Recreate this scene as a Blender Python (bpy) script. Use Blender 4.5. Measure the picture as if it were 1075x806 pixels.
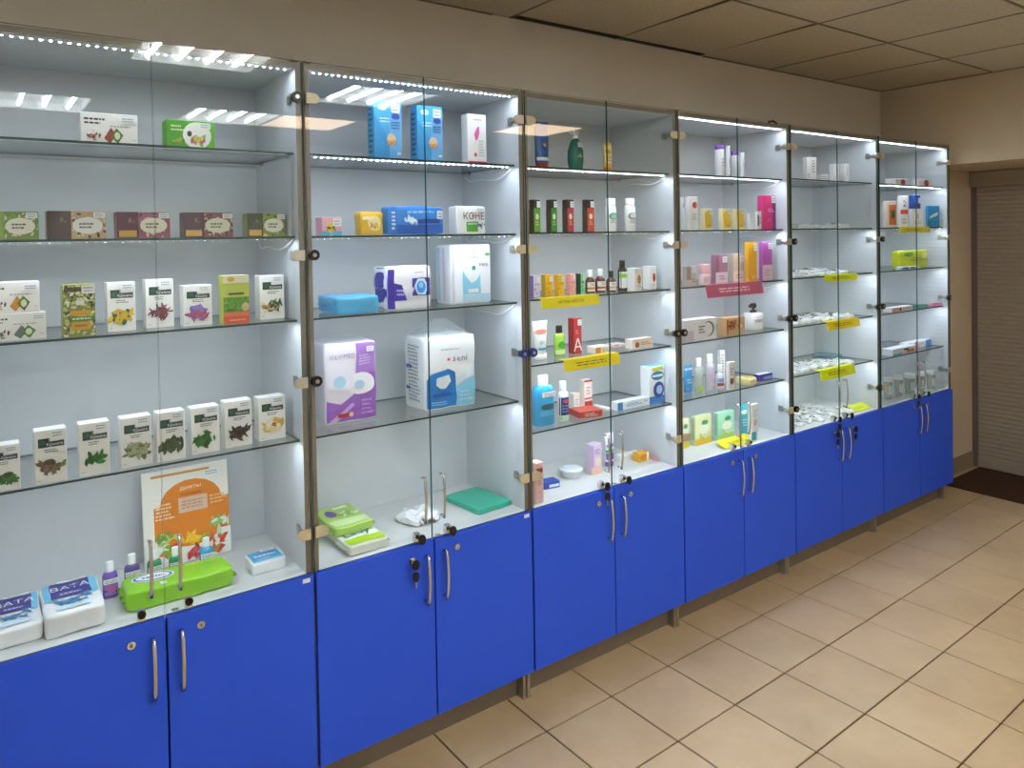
import bpy, bmesh, math, random
from mathutils import Vector, Matrix, noise

# ------------------------------------------------------------------ scene, camera, light
scene = bpy.context.scene
for o in list(bpy.data.objects):
    bpy.data.objects.remove(o, do_unlink=True)
COL = scene.collection

cam_data = bpy.data.cameras.new('camera')
cam = bpy.data.objects.new('camera', cam_data)
COL.objects.link(cam)
scene.camera = cam
cam_data.sensor_width = 36.0
cam_data.lens = 775.92 / 1075 * 36.0
cam_data.shift_x = 0.00726
cam_data.shift_y = -0.1291
cam_data.clip_start = 0.02
FWD = Vector((0.58468, 0.81107, -0.0175)); RGT = Vector((0.8109, -0.58493, -0.0174)); UPV = Vector((0.02435, 0.00402, 0.9997))
mw = Matrix((RGT, UPV, -FWD)).transposed().to_4x4()
mw.translation = Vector((-0.77568, -2.04352, 1.63504))
cam.matrix_world = mw

world = bpy.data.worlds.new('world')
scene.world = world
world.use_nodes = True
world.node_tree.nodes['Background'].inputs[0].default_value = (0.9, 0.95, 1.0, 1)
world.node_tree.nodes['Background'].inputs[1].default_value = 0.0
scene.view_settings.view_transform = 'Standard'
scene.view_settings.look = 'None'
scene.view_settings.exposure = 1.18
scene.view_settings.gamma = 1.0
scene.view_settings.use_curve_mapping = False
scene.cycles.transparent_max_bounces = 40
scene.cycles.max_bounces = 10
scene.cycles.diffuse_bounces = 5
LED_POWER = 140.0
TUBE_POWER = 31.0
PANEL_POWER = 5.5

# ------------------------------------------------------------------ materials
def lin(h):
    h = h.lstrip('#')
    c = [int(h[i:i + 2], 16) / 255 for i in (0, 2, 4)]
    return tuple(x / 12.92 if x <= 0.04045 else ((x + 0.055) / 1.055) ** 2.4 for x in c) + (1,)
MC = {}
def nodes_of(name):
    m = bpy.data.materials.new(name); m.use_nodes = True
    return m, m.node_tree, m.node_tree.nodes['Principled BSDF']
def mat(col, rough=0.45, metal=0.0, noise_amt=0.05, scale=30, spec=0.4, bump=0.0):
    """plain coloured material with a little procedural grain"""
    key = (col, rough, metal, noise_amt, scale, spec, bump)
    if key in MC: return MC[key]
    m, nt, b = nodes_of('m_' + col)
    c = lin(col)
    b.inputs['Roughness'].default_value = rough
    b.inputs['Metallic'].default_value = metal
    b.inputs['Specular IOR Level'].default_value = spec
    tc = nt.nodes.new('ShaderNodeTexCoord')
    nz = nt.nodes.new('ShaderNodeTexNoise'); nz.inputs['Scale'].default_value = scale; nz.inputs['Detail'].default_value = 3
    nt.links.new(tc.outputs['Object'], nz.inputs['Vector'])
    mx = nt.nodes.new('ShaderNodeMix'); mx.data_type = 'RGBA'
    mx.inputs['A'].default_value = tuple(x * (1 - noise_amt) for x in c[:3]) + (1,)
    mx.inputs['B'].default_value = tuple(min(1, x * (1 + noise_amt)) for x in c[:3]) + (1,)
    nt.links.new(nz.outputs['Fac'], mx.inputs['Factor'])
    nt.links.new(mx.outputs['Result'], b.inputs['Base Color'])
    if bump:
        bp = nt.nodes.new('ShaderNodeBump'); bp.inputs['Strength'].default_value = bump; bp.inputs['Distance'].default_value = 0.003
        nt.links.new(nz.outputs['Fac'], bp.inputs['Height']); nt.links.new(bp.outputs['Normal'], b.inputs['Normal'])
    MC[key] = m
    return m
def emit(name, col, power):
    m = bpy.data.materials.new(name); m.use_nodes = True
    nt = m.node_tree; nt.nodes.clear()
    e = nt.nodes.new('ShaderNodeEmission'); e.inputs[0].default_value = lin(col); e.inputs[1].default_value = power
    o = nt.nodes.new('ShaderNodeOutputMaterial'); nt.links.new(e.outputs[0], o.inputs[0])
    return m
def glass(name, tint, f0=0.04, rough=0.0, opacity=0.0, body='ffffff'):
    """thin sheet glass / clear plastic: transparent with a Schlick reflection"""
    m = bpy.data.materials.new(name); m.use_nodes = True
    nt = m.node_tree; nt.nodes.clear()
    N = nt.nodes.new
    lw = N('ShaderNodeLayerWeight'); lw.inputs['Blend'].default_value = 0.5
    pw = N('ShaderNodeMath'); pw.operation = 'POWER'; pw.inputs[1].default_value = 5
    nt.links.new(lw.outputs['Facing'], pw.inputs[0])
    ml = N('ShaderNodeMath'); ml.operation = 'MULTIPLY_ADD'; ml.inputs[1].default_value = 0.9 - f0; ml.inputs[2].default_value = f0
    nt.links.new(pw.outputs[0], ml.inputs[0])
    tr = N('ShaderNodeBsdfTransparent'); tr.inputs[0].default_value = lin(tint)
    gl = N('ShaderNodeBsdfGlossy'); gl.inputs['Roughness'].default_value = rough
    mix = N('ShaderNodeMixShader')
    nt.links.new(ml.outputs[0], mix.inputs[0])
    src = tr.outputs[0]
    if opacity:
        df = N('ShaderNodeBsdfDiffuse'); df.inputs[0].default_value = lin(body)
        m2 = N('ShaderNodeMixShader'); m2.inputs[0].default_value = opacity
        nt.links.new(tr.outputs[0], m2.inputs[1]); nt.links.new(df.outputs[0], m2.inputs[2]); src = m2.outputs[0]
    nt.links.new(src, mix.inputs[1]); nt.links.new(gl.outputs[0], mix.inputs[2])
    o = N('ShaderNodeOutputMaterial'); nt.links.new(mix.outputs[0], o.inputs[0])
    return m
def paint(name, c1, c2, scale, rough, bump, bscale):
    m, nt, b = nodes_of(name)
    b.inputs['Roughness'].default_value = rough; b.inputs['Specular IOR Level'].default_value = 0.3
    tc = nt.nodes.new('ShaderNodeTexCoord')
    n1 = nt.nodes.new('ShaderNodeTexNoise'); n1.inputs['Scale'].default_value = scale; n1.inputs['Detail'].default_value = 5
    n2 = nt.nodes.new('ShaderNodeTexNoise'); n2.inputs['Scale'].default_value = bscale; n2.inputs['Detail'].default_value = 2
    nt.links.new(tc.outputs['Object'], n1.inputs['Vector']); nt.links.new(tc.outputs['Object'], n2.inputs['Vector'])
    r = nt.nodes.new('ShaderNodeValToRGB')
    r.color_ramp.elements[0].position = 0.35; r.color_ramp.elements[0].color = lin(c1)
    r.color_ramp.elements[1].position = 0.65; r.color_ramp.elements[1].color = lin(c2)
    nt.links.new(n1.outputs['Fac'], r.inputs[0]); nt.links.new(r.outputs[0], b.inputs['Base Color'])
    bp = nt.nodes.new('ShaderNodeBump'); bp.inputs['Strength'].default_value = bump; bp.inputs['Distance'].default_value = 0.004
    nt.links.new(n2.outputs['Fac'], bp.inputs['Height']); nt.links.new(bp.outputs['Normal'], b.inputs['Normal'])
    return m
def tile_mat():
    """glazed beige tile: each tile takes its own shade from its object's random number"""
    m, nt, b = nodes_of('floor_tile_glaze')
    N = nt.nodes.new
    b.inputs['Roughness'].default_value = 0.38
    tc = N('ShaderNodeTexCoord'); gm = N('ShaderNodeNewGeometry'); oi = N('ShaderNodeObjectInfo')
    n1 = N('ShaderNodeTexNoise'); n1.inputs['Scale'].default_value = 3.2; n1.inputs['Detail'].default_value = 6; n1.inputs['Roughness'].default_value = 0.65
    nt.links.new(gm.outputs['Position'], n1.inputs['Vector'])
    r = N('ShaderNodeValToRGB')
    r.color_ramp.elements[0].position = 0.3; r.color_ramp.elements[0].color = lin('b59b77')
    r.color_ramp.elements[1].position = 0.7; r.color_ramp.elements[1].color = lin('c8b08b')
    nt.links.new(n1.outputs['Fac'], r.inputs[0])
    hs = N('ShaderNodeHueSaturation')
    mr = N('ShaderNodeMapRange'); mr.inputs['To Min'].default_value = 0.93; mr.inputs['To Max'].default_value = 1.05
    nt.links.new(oi.outputs['Random'], mr.inputs[0]); nt.links.new(mr.outputs[0], hs.inputs['Value'])
    nt.links.new(r.outputs[0], hs.inputs['Color']); nt.links.new(hs.outputs[0], b.inputs['Base Color'])
    return m

M_BLUE = mat('2e57da', 0.5, noise_amt=0.04, scale=6, spec=0.22)
M_PANEL = mat('c9ced2', 0.5, noise_amt=0.03, scale=14)
M_BOARD = mat('cfd1cf', 0.45, noise_amt=0.03, scale=14)
M_EDGE = mat('8d8577', 0.4, 0.25, 0.08, 60)
M_KICK = mat('7d7262', 0.4, 0.25, 0.10, 20)
M_DARK = mat('15130f', 0.7)
M_CHROME = mat('d5d5d2', 0.16, 1.0, 0.04, 40)
M_STEEL = mat('b9b4a8', 0.35, 0.9, 0.06, 60)
M_BEIGE = mat('c4b899', 0.4, 0.1, 0.05, 60)
M_SILVER = mat('c4c0b4', 0.3, 0.6, 0.06, 60)
M_BLACK = mat('121212', 0.35)
M_BLUEP = mat('27408f', 0.4)
M_WHITE = mat('efefec', 0.5, noise_amt=0.02)
M_GLASS = glass('sheet_glass', 'f8fafa')
M_GEDGE = mat('1f4a44', 0.2, 0.0, 0.2, 40, spec=0.6)
M_LED = emit('led_diode', 'e6f0ff', LED_POWER)
M_TAPE = mat('e4e6e6', 0.5)
M_WIRE = mat('e2e0d8', 0.5)
M_WALL = paint('wall_paint', 'd3cab9', 'd9d1c1', 1.6, 0.8, 0.25, 90)
M_ENDW = paint('end_wall_paint', 'c8b79c', 'd2c2a8', 1.6, 0.8, 0.2, 90)
M_FARW = paint('far_wall_paint', 'cdd0d0', 'd4d6d6', 1.6, 0.8, 0.2, 90)
M_CEIL = paint('ceiling_board', 'b8ae99', 'c3baa6', 60, 0.9, 0.5, 160)
M_SLAB = mat('8a857b', 0.9, noise_amt=0.1)
M_TBAR = mat('6f6453', 0.6)
M_SHUT = mat('a3998a', 0.45, 0.15, 0.06, 30)
M_MAT = paint('door_mat_pile', '3b2718', '4a3322', 200, 0.95, 0.9, 300)
M_GROUT = mat('3a2a1a', 0.9, noise_amt=0.15)
M_TILE = tile_mat()
M_BASEB = mat('8c7b62', 0.6)

# ------------------------------------------------------------------ mesh helpers
def obj(name, verts, faces, mats, parent=None, fm=None, smooth=False, loc=None, rz=0.0):
    me = bpy.data.meshes.new(name)
    me.from_pydata([tuple(v) for v in verts], [], faces)
    for m in (mats if isinstance(mats, (list, tuple)) else [mats]): me.materials.append(m)
    if fm: me.polygons.foreach_set('material_index', fm)
    if smooth: me.polygons.foreach_set('use_smooth', [True] * len(me.polygons))
    me.update()
    o = bpy.data.objects.new(name, me)
    COL.objects.link(o)
    if loc is not None: o.location = loc
    if rz: o.rotation_euler[2] = rz
    if parent is not None: o.parent = parent
    return o
def empty(name, loc, rz=0.0):
    o = bpy.data.objects.new(name, None); COL.objects.link(o)
    o.location = loc; o.rotation_euler[2] = rz; o.empty_display_size = 0.05
    return o
def tag(o, label, cat, group=None):
    o['label'] = label; o['category'] = cat
    if group: o['group'] = group
    return o
def struct(o): o['kind'] = 'structure'; return o
BF = [(0, 3, 2, 1), (4, 5, 6, 7), (0, 1, 5, 4), (1, 2, 6, 5), (2, 3, 7, 6), (3, 0, 4, 7)]
class MB:
    """collects simple solids into one mesh"""
    def __init__(s): s.v = []; s.f = []; s.m = []
    def box(s, x0, x1, y0, y1, z0, z1, mi=0, side=None, M=None):
        n = len(s.v)
        p = [Vector(q) for q in ((x0, y0, z0), (x1, y0, z0), (x1, y1, z0), (x0, y1, z0), (x0, y0, z1), (x1, y0, z1), (x1, y1, z1), (x0, y1, z1))]
        if M: p = [M @ q for q in p]
        s.v += p
        for i, f in enumerate(BF):
            s.f.append(tuple(n + k for k in f)); s.m.append(side[i] if side else mi)
        return s
    def tube(s, pts, r, n=6, mi=0, flat=1.0, caps=True):
        pts = [Vector(p) for p in pts]; base = len(s.v); up0 = None
        for i, p in enumerate(pts):
            t = (pts[min(i + 1, len(pts) - 1)] - pts[max(i - 1, 0)]).normalized()
            a = t.cross(Vector((1, 0, 0)))
            if a.length < 1e-3: a = t.cross(Vector((0, 0, 1)))
            a.normalize(); b = t.cross(a)
            rr = r[i] if isinstance(r, (list, tuple)) else r
            for k in range(n):
                g = 2 * math.pi * k / n
                s.v.append(p + a * (math.cos(g) * rr * flat) + b * (math.sin(g) * rr))
        for i in range(len(pts) - 1):
            for k in range(n):
                a0 = base + i * n + k; a1 = base + i * n + (k + 1) % n
                s.f.append((a0, a1, a1 + n, a0 + n)); s.m.append(mi)
        if caps:
            s.f.append(tuple(base + k for k in range(n))[::-1]); s.m.append(mi)
            e = base + (len(pts) - 1) * n
            s.f.append(tuple(e + k for k in range(n))); s.m.append(mi)
        return s
    def disc(s, c, r, y0, y1, n=14, mi=0, rx=None):
        """short cylinder along y"""
        base = len(s.v); rx = rx or r
        for y in (y0, y1):
            for k in range(n):
                g = 2 * math.pi * k / n
                s.v.append(Vector((c[0] + rx * math.cos(g), y, c[1] + r * math.sin(g))))
        for k in range(n):
            s.f.append((base + k, base + (k + 1) % n, base + n + (k + 1) % n, base + n + k)); s.m.append(mi)
        s.f.append(tuple(base + k for k in range(n))[::-1]); s.m.append(mi)
        s.f.append(tuple(base + n + k for k in range(n))); s.m.append(mi)
        return s
    def build(s, name, mats, parent=None, smooth=False, loc=None, rz=0):
        return obj(name, s.v, s.f, mats, parent, s.m, smooth, loc, rz)
def bevel_box(name, w, d, h, off, m, parent=None, loc=None, rz=0, top=None, yc=0.0, z0=0.0):
    """box w (x) d (y) h (z), base at z0, bevelled edges; optional other material on top face"""
    bm = bmesh.new()
    bmesh.ops.create_cube(bm, size=1)
    for v in bm.verts: v.co = Vector((v.co.x * w, v.co.y * d + yc, (v.co.z + 0.5) * h + z0))
    bmesh.ops.bevel(bm, geom=list(bm.edges), offset=min(off, w * .3, d * .3, h * .3), segments=1, affect='EDGES')
    me = bpy.data.meshes.new(name); me.materials.append(m)
    if top:
        me.materials.append(top)
        for f in bm.faces:
            if f.normal.z > 0.9: f.material_index = 1
    bm.to_mesh(me); bm.free()
    o = bpy.data.objects.new(name, me); COL.objects.link(o)
    if loc is not None: o.location = loc
    if rz: o.rotation_euler[2] = rz
    if parent is not None: o.parent = parent
    return o
TXT = {}
def text_mesh(t):
    """glyph outlines as (verts, faces) scaled so that capitals are 1 high, centred on x"""
    if t not in TXT:
        c = bpy.data.curves.new('lettering', 'FONT'); c.body = t; c.resolution_u = 1; c.align_x = 'CENTER'
        o = bpy.data.objects.new('lettering', c)
        me = bpy.data.meshes.new_from_object(o)
        TXT[t] = ([(v.co.x / 0.73, v.co.y / 0.73) for v in me.vertices], [tuple(p.vertices) for p in me.polygons])
        bpy.data.objects.remove(o); bpy.data.curves.remove(c); bpy.data.meshes.remove(me)
    return TXT[t]

class Print:
    """flat print laid on a surface: smap(u, v, layer) gives the 3D point, aspect = width / height"""
    def __init__(s, smap, aspect): s.map = smap; s.asp = aspect; s.v = []; s.f = []; s.m = []; s.cols = []; s.lay = 1
    def ci(s, c):
        if c not in s.cols: s.cols.append(c)
        return s.cols.index(c)
    grid = 0
    def poly(s, pts, col, lay):
        if s.grid:
            return s.gpoly(pts, col, lay)
        n = len(s.v); s.v += [s.map(u, v, lay) for u, v in pts]
        s.f.append(tuple(range(n, n + len(pts)))); s.m.append(s.ci(col))
    def gpoly(s, pts, col, lay):
        def clip(P, ax, lim, sg):
            out = []
            for i in range(len(P)):
                a, c = P[i - 1], P[i]; da, dc = sg * (a[ax] - lim), sg * (c[ax] - lim)
                if (da >= 0) != (dc >= 0):
                    t = da / (da - dc); out.append((a[0] + (c[0] - a[0]) * t, a[1] + (c[1] - a[1]) * t))
                if dc >= 0: out.append(c)
            return out
        n = s.grid
        i0, i1 = int(min(p[0] for p in pts) * n), int(max(p[0] for p in pts) * n)
        j0, j1 = int(min(p[1] for p in pts) * n), int(max(p[1] for p in pts) * n)
        for i in range(i0, i1 + 1):
            P1 = clip(clip(pts, 0, i / n, 1), 0, (i + 1) / n, -1) if i1 > i0 else pts
            if len(P1) < 3: continue
            for j in range(j0, j1 + 1):
                P2 = clip(clip(P1, 1, j / n, 1), 1, (j + 1) / n, -1) if j1 > j0 else P1
                if len(P2) < 3: continue
                b = len(s.v); s.v += [s.map(u, v, lay) for u, v in P2]; s.f.append(tuple(range(b, b + len(P2)))); s.m.append(s.ci(col))
    def rect(s, u0, v0, u1, v1, col, n=4, lay=None):
        if lay is None: lay = s.lay; s.lay += 1
        b = len(s.v); ci = s.ci(col)
        for j in range(n + 1):
            for i in range(n + 1): s.v.append(s.map(u0 + (u1 - u0) * i / n, v0 + (v1 - v0) * j / n, lay))
        for j in range(n):
            for i in range(n):
                a = b + j * (n + 1) + i; s.f.append((a, a + 1, a + n + 2, a + n + 1)); s.m.append(ci)
    def ell(s, cu, cv, ru, rv, col, n=18, a0=0, a1=360):
        lay = s.lay; s.lay += 1
        b = len(s.v); ci = s.ci(col); rings = 3
        s.v.append(s.map(cu, cv, lay))
        full = a1 - a0 >= 360; cnt = n if full else n + 1
        for r in range(1, rings + 1):
            for k in range(cnt):
                g = math.radians(a0 + (a1 - a0) * k / n)
                s.v.append(s.map(cu + ru * r / rings * math.cos(g), cv + rv * r / rings * math.sin(g), lay))
        for k in range(n):
            k2 = (k + 1) % cnt
            s.f.append((b, b + 1 + k, b + 1 + k2)); s.m.append(ci)
            for r in range(rings - 1):
                q = b + 1 + r * cnt
                s.f.append((q + k, q + cnt + k, q + cnt + k2, q + k2)); s.m.append(ci)
    def leaves(s, cu, cv, r, cols, n, seed=0, wide=0.32):
        rnd = random.Random(seed * 131 + n); lay = s.lay; s.lay += 2
        for i in range(n):
            g = rnd.uniform(0, 2 * math.pi); rad = r * rnd.uniform(0.0, 0.75)
            px, pv = cu + rad * 1.25 * math.cos(g), cv + rad * math.sin(g) * s.asp * 0.75
            a = rnd.uniform(0, 6.28); L = r * rnd.uniform(0.26, 0.46); W = L * wide * 1.25
            pts = []
            for (t, q) in ((-1, 0), (-.4, -1), (.35, -.8), (1, 0), (.35, .8), (-.4, 1)):
                dx = math.cos(a) * t * L - math.sin(a) * q * W; dy = math.sin(a) * t * L + math.cos(a) * q * W
                pts.append((min(.985, max(.015, px + dx)), min(.985, max(.015, pv + dy * s.asp))))
            s.poly(pts, cols[rnd.randrange(len(cols))], lay + rnd.random())
    def scatter(s, u0, v0, u1, v1, r, cols, n, seed=0, wide=0.5):
        rnd = random.Random(seed * 17 + n); lay = s.lay; s.lay += 2
        for i in range(n):
            px, pv = rnd.uniform(u0, u1), rnd.uniform(v0, v1); a = rnd.uniform(0, 6.28); L = r * rnd.uniform(.6, 1.3); W = L * wide; pts = []
            for (t, q) in ((-1, 0), (-.4, -1), (.35, -.8), (1, 0), (.35, .8), (-.4, 1)):
                dx = math.cos(a) * t * L - math.sin(a) * q * W; dy = math.sin(a) * t * L + math.cos(a) * q * W
                pts.append((min(u1, max(u0, px + dx)), min(v1, max(v0, pv + dy * s.asp))))
            s.poly(pts, cols[rnd.randrange(len(cols))], lay + rnd.random())
    def text(s, cu, cv, hh, col, t, xs=1.0):
        lay = s.lay; s.lay += 1
        vs, fs = text_mesh(t); b = len(s.v); ci = s.ci(col)
        s.v += [s.map(cu + x * hh / s.asp * xs, cv + y * hh, lay) for x, y in vs]
        for f in fs: s.f.append(tuple(b + k for k in f)); s.m.append(ci)
    def lines(s, u0, v0, u1, v1, col, n, seed=1):
        """rows of print too small to read"""
        rnd = random.Random(seed); lay = s.lay; s.lay += 1
        hh = (v1 - v0) / n
        for i in range(n):
            e = u1 - (u1 - u0) * rnd.uniform(0, 0.35); u = u0 + (u1 - u0) * rnd.uniform(0, 0.06)
            while u < e:
                w = (u1 - u0) * rnd.uniform(0.08, 0.22)
                s.poly([(u, v0 + hh * (i + .25)), (min(u + w, e), v0 + hh * (i + .25)), (min(u + w, e), v0 + hh * (i + .75)), (u, v0 + hh * (i + .75))], col, lay)
                u += w + (u1 - u0) * 0.04
    def run(s, ops):
        for o in ops:
            k = o[0]
            if k == 'r': s.rect(*o[1:])
            elif k == 'e': s.ell(*o[1:])
            elif k == 'l': s.leaves(*o[1:])
            elif k == 's': s.scatter(*o[1:])
            elif k == 't': s.text(*o[1:])
            elif k == 'x': s.lines(*o[1:])
            elif k == 'p':
                s.poly(o[1], o[2], s.lay); s.lay += 1
    def build(s, name, parent, rough=0.4):
        if not s.f: return None
        return obj(name, s.v, s.f, [mat(c, rough, noise_amt=0.06, scale=120) for c in s.cols], parent, s.m)
def sticker(parent, smap, asp, st):
    """white price sticker with small grey figures"""
    u, v, w, h = st
    p = Print(smap, asp); p.lay = 14
    p.rect(u, v, u + w, v + h, 'f3f4f2', 2)
    p.lines(u + w * .12, v + h * .12, u + w * .95, v + h * .85, '9a9c9e', 2, 3)
    o = p.build('price_sticker', parent)

# ------------------------------------------------------------------ product builders (local frame: x width, -y front, z up, origin at base centre)
EPS = 0.00022
def carton(name, w, d, h, col, prints=(), st=None, side=(), top=None, rough=0.4):
    root = bevel_box(name, w, d, h, 0.0012, mat(col, rough, noise_amt=0.03, scale=40), top=mat(top, rough) if top else None)
    fm = lambda u, v, l: Vector(((u - .5) * w, -d / 2 - EPS * l, v * h))
    p = Print(fm, w / h); p.run(prints); p.build('front_print', root)
    if side:
        sm = lambda u, v, l: Vector((-w / 2 - EPS * l, (.5 - u) * d, v * h))
        p = Print(sm, d / h); p.run(side); p.build('side_print', root)
    if st: sticker(root, fm, w / h, st)
    return root
def loft(name, w, d, h, rows, m, n=20, ex=2.0, parent=None, z0=0.0, smooth=True):
    vs, fs = [], []
    def sec(g, sw, sd):
        c, s = math.cos(g), math.sin(g)
        return (math.copysign(abs(c) ** (2 / ex), c) * w / 2 * sw, math.copysign(abs(s) ** (2 / ex), s) * d / 2 * sd)
    for t, sw, sd in rows:
        for k in range(n):
            x, y = sec(2 * math.pi * k / n + math.pi / n, sw, sd); vs.append((x, y, z0 + t * h))
    for j in range(len(rows) - 1):
        for k in range(n):
            a = j * n + k; b = j * n + (k + 1) % n; fs.append((a, b, b + n, a + n))
    fs.append(tuple(range(n))[::-1]); fs.append(tuple((len(rows) - 1) * n + k for k in range(n)))
    o = obj(name, vs, fs, m, parent, smooth=smooth)
    if smooth:
        o.data.polygons[-1].use_smooth = False; o.data.polygons[-2].use_smooth = False
        for e in o.data.edges:
            pass
    def smap(u, v, l):
        for j in range(len(rows) - 1):
            if rows[j][0] <= v <= rows[j + 1][0] or j == len(rows) - 2:
                q = (v - rows[j][0]) / max(1e-6, rows[j + 1][0] - rows[j][0]); q = max(0, min(1, q))
                sw = rows[j][1] + (rows[j + 1][1] - rows[j][1]) * q; sd = rows[j][2] + (rows[j + 1][2] - rows[j][2]) * q
                if rows[j + 1][0] > rows[j][0]: break
        g = -math.pi / 2 + (u - .5) * math.pi * 0.98
        x, y = sec(g, sw, sd); k = 1 + 2 * EPS * (l + 2) / max(0.01, min(w * sw, d * sd))
        return Vector((x * k, y * k - EPS * 2, z0 + v * h))
    return o, smap
def rim(r0, r1, ex=0.012): return [(r0, .94, .94), (r0 + ex, 1, 1), (r1 - ex, 1, 1), (r1, .94, .94)]
BOTTLES = {  # body rows, cap (t0, t1, width factor), exponent
    'gel': ([(0, .92, .9), (.02, 1, 1), (.60, 1, 1), (.68, .9, .85), (.72, .5, .6)], (.71, 1.0, .52), 3.4),
    'med': ([(0, .93, .93), (.02, 1, 1), (.50, 1, 1), (.60, .8, .8), (.66, .48, .48), (.72, .46, .46)], (.68, 1.0, .56), 2),
    'tall': ([(0, .93, .93), (.02, 1, 1), (.64, 1, 1), (.72, .8, .8), (.76, .5, .5)], (.75, 1.0, .62), 2),
    'shampoo': ([(0, .82, .9), (.03, .9, 1), (.5, 1, 1), (.72, .97, .95), (.8, .8, .7)], (.78, 1.0, .84), 2.2),
    'wash': ([(0, .93, .93), (.02, 1, 1), (.70, 1, 1), (.78, .82, .85), (.80, .5, .7)], (.79, 1.0, .52), 3.2),
    'teardrop': ([(0, .68, .8), (.03, .78, .9), (.25, 1, 1), (.5, .95, .95), (.72, .55, .7), (.8, .3, .4)], (.78, .88, .34), 2),
    'jar': ([(0, .94, .94), (.02, 1, 1), (.84, 1, 1), (.86, .97, .97)], (.85, 1.0, 1.0), 2),
    'roll': ([(0, .9, .9), (.03, 1, 1), (.5, 1, 1), (.54, .9, .9)], (.53, 1.0, .98), 2.4),
    'pump': ([(0, .94, .94), (.02, 1, 1), (.64, 1, 1), (.68, .9, .9), (.69, .4, .4)], (.68, .78, .42), 4.5),
}
def bottle(name, w, d, h, kind, col, capcol, prints=(), st=None, clear=None, tip=None):
    rows, (c0, c1, cw), ex = BOTTLES[kind]
    m = glass('clear_' + col, clear, 0.05, 0.05, 0.55, col) if clear else mat(col, 0.25, noise_amt=0.03, spec=0.5)
    root, sm = loft(name, w, d, h, rows, m, ex=ex)
    cap, _ = loft('cap', w * cw, min(d, w) * cw, h * (c1 - c0), [(0, .96, .96), (.06, 1, 1), (.9, 1, 1), (1, .9, .9)], mat(capcol, 0.35), n=16, ex=2, parent=root, z0=h * c0)
    if kind in ('pump', 'teardrop'):
        b = MB(); z = h * c1; r = w * .07
        b.tube([(0, 0, z), (0, 0, h * .93)], r, 8)
        b.tube([(w * .1, 0, h * .955), (-w * .12, 0, h * .965), (-w * .36, 0, h * .93)], [w * .16, w * .14, w * .06], 8)
        b.build('pump_head', mat(tip or capcol, 0.35), root, smooth=True)
    p = Print(sm, w * 1.5 / h); p.run(prints); p.build('label_print', root)
    if st: sticker(root, sm, w * 1.5 / h, st)
    return root
def tube(name, w, d, h, col, capcol, prints=(), st=None, caph=0.14, capw=.8, bot=.86):
    rows = [(caph, bot * .95, .95), (caph + .02, bot, 1), (.45, bot + (1 - bot) * .45, .72), (.8, 1 - (1 - bot) * .12, .32), (.93, 1, .1), (.935, 1, .05), (1, 1, .05)]
    root, sm = loft(name, w, d, h, rows, mat(col, 0.3, noise_amt=0.03, spec=0.5))
    loft('cap', w * capw, d * .98, h * (caph + .012), [(0, .95, .95), (.06, 1, 1), (1, .97, .97)], mat(capcol, 0.35), n=18, ex=2.2, parent=root)
    p = Print(sm, w * 1.5 / h); p.run(prints); p.build('label_print', root)
    if st: sticker(root, sm, w * 1.5 / h, st)
    return root
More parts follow.
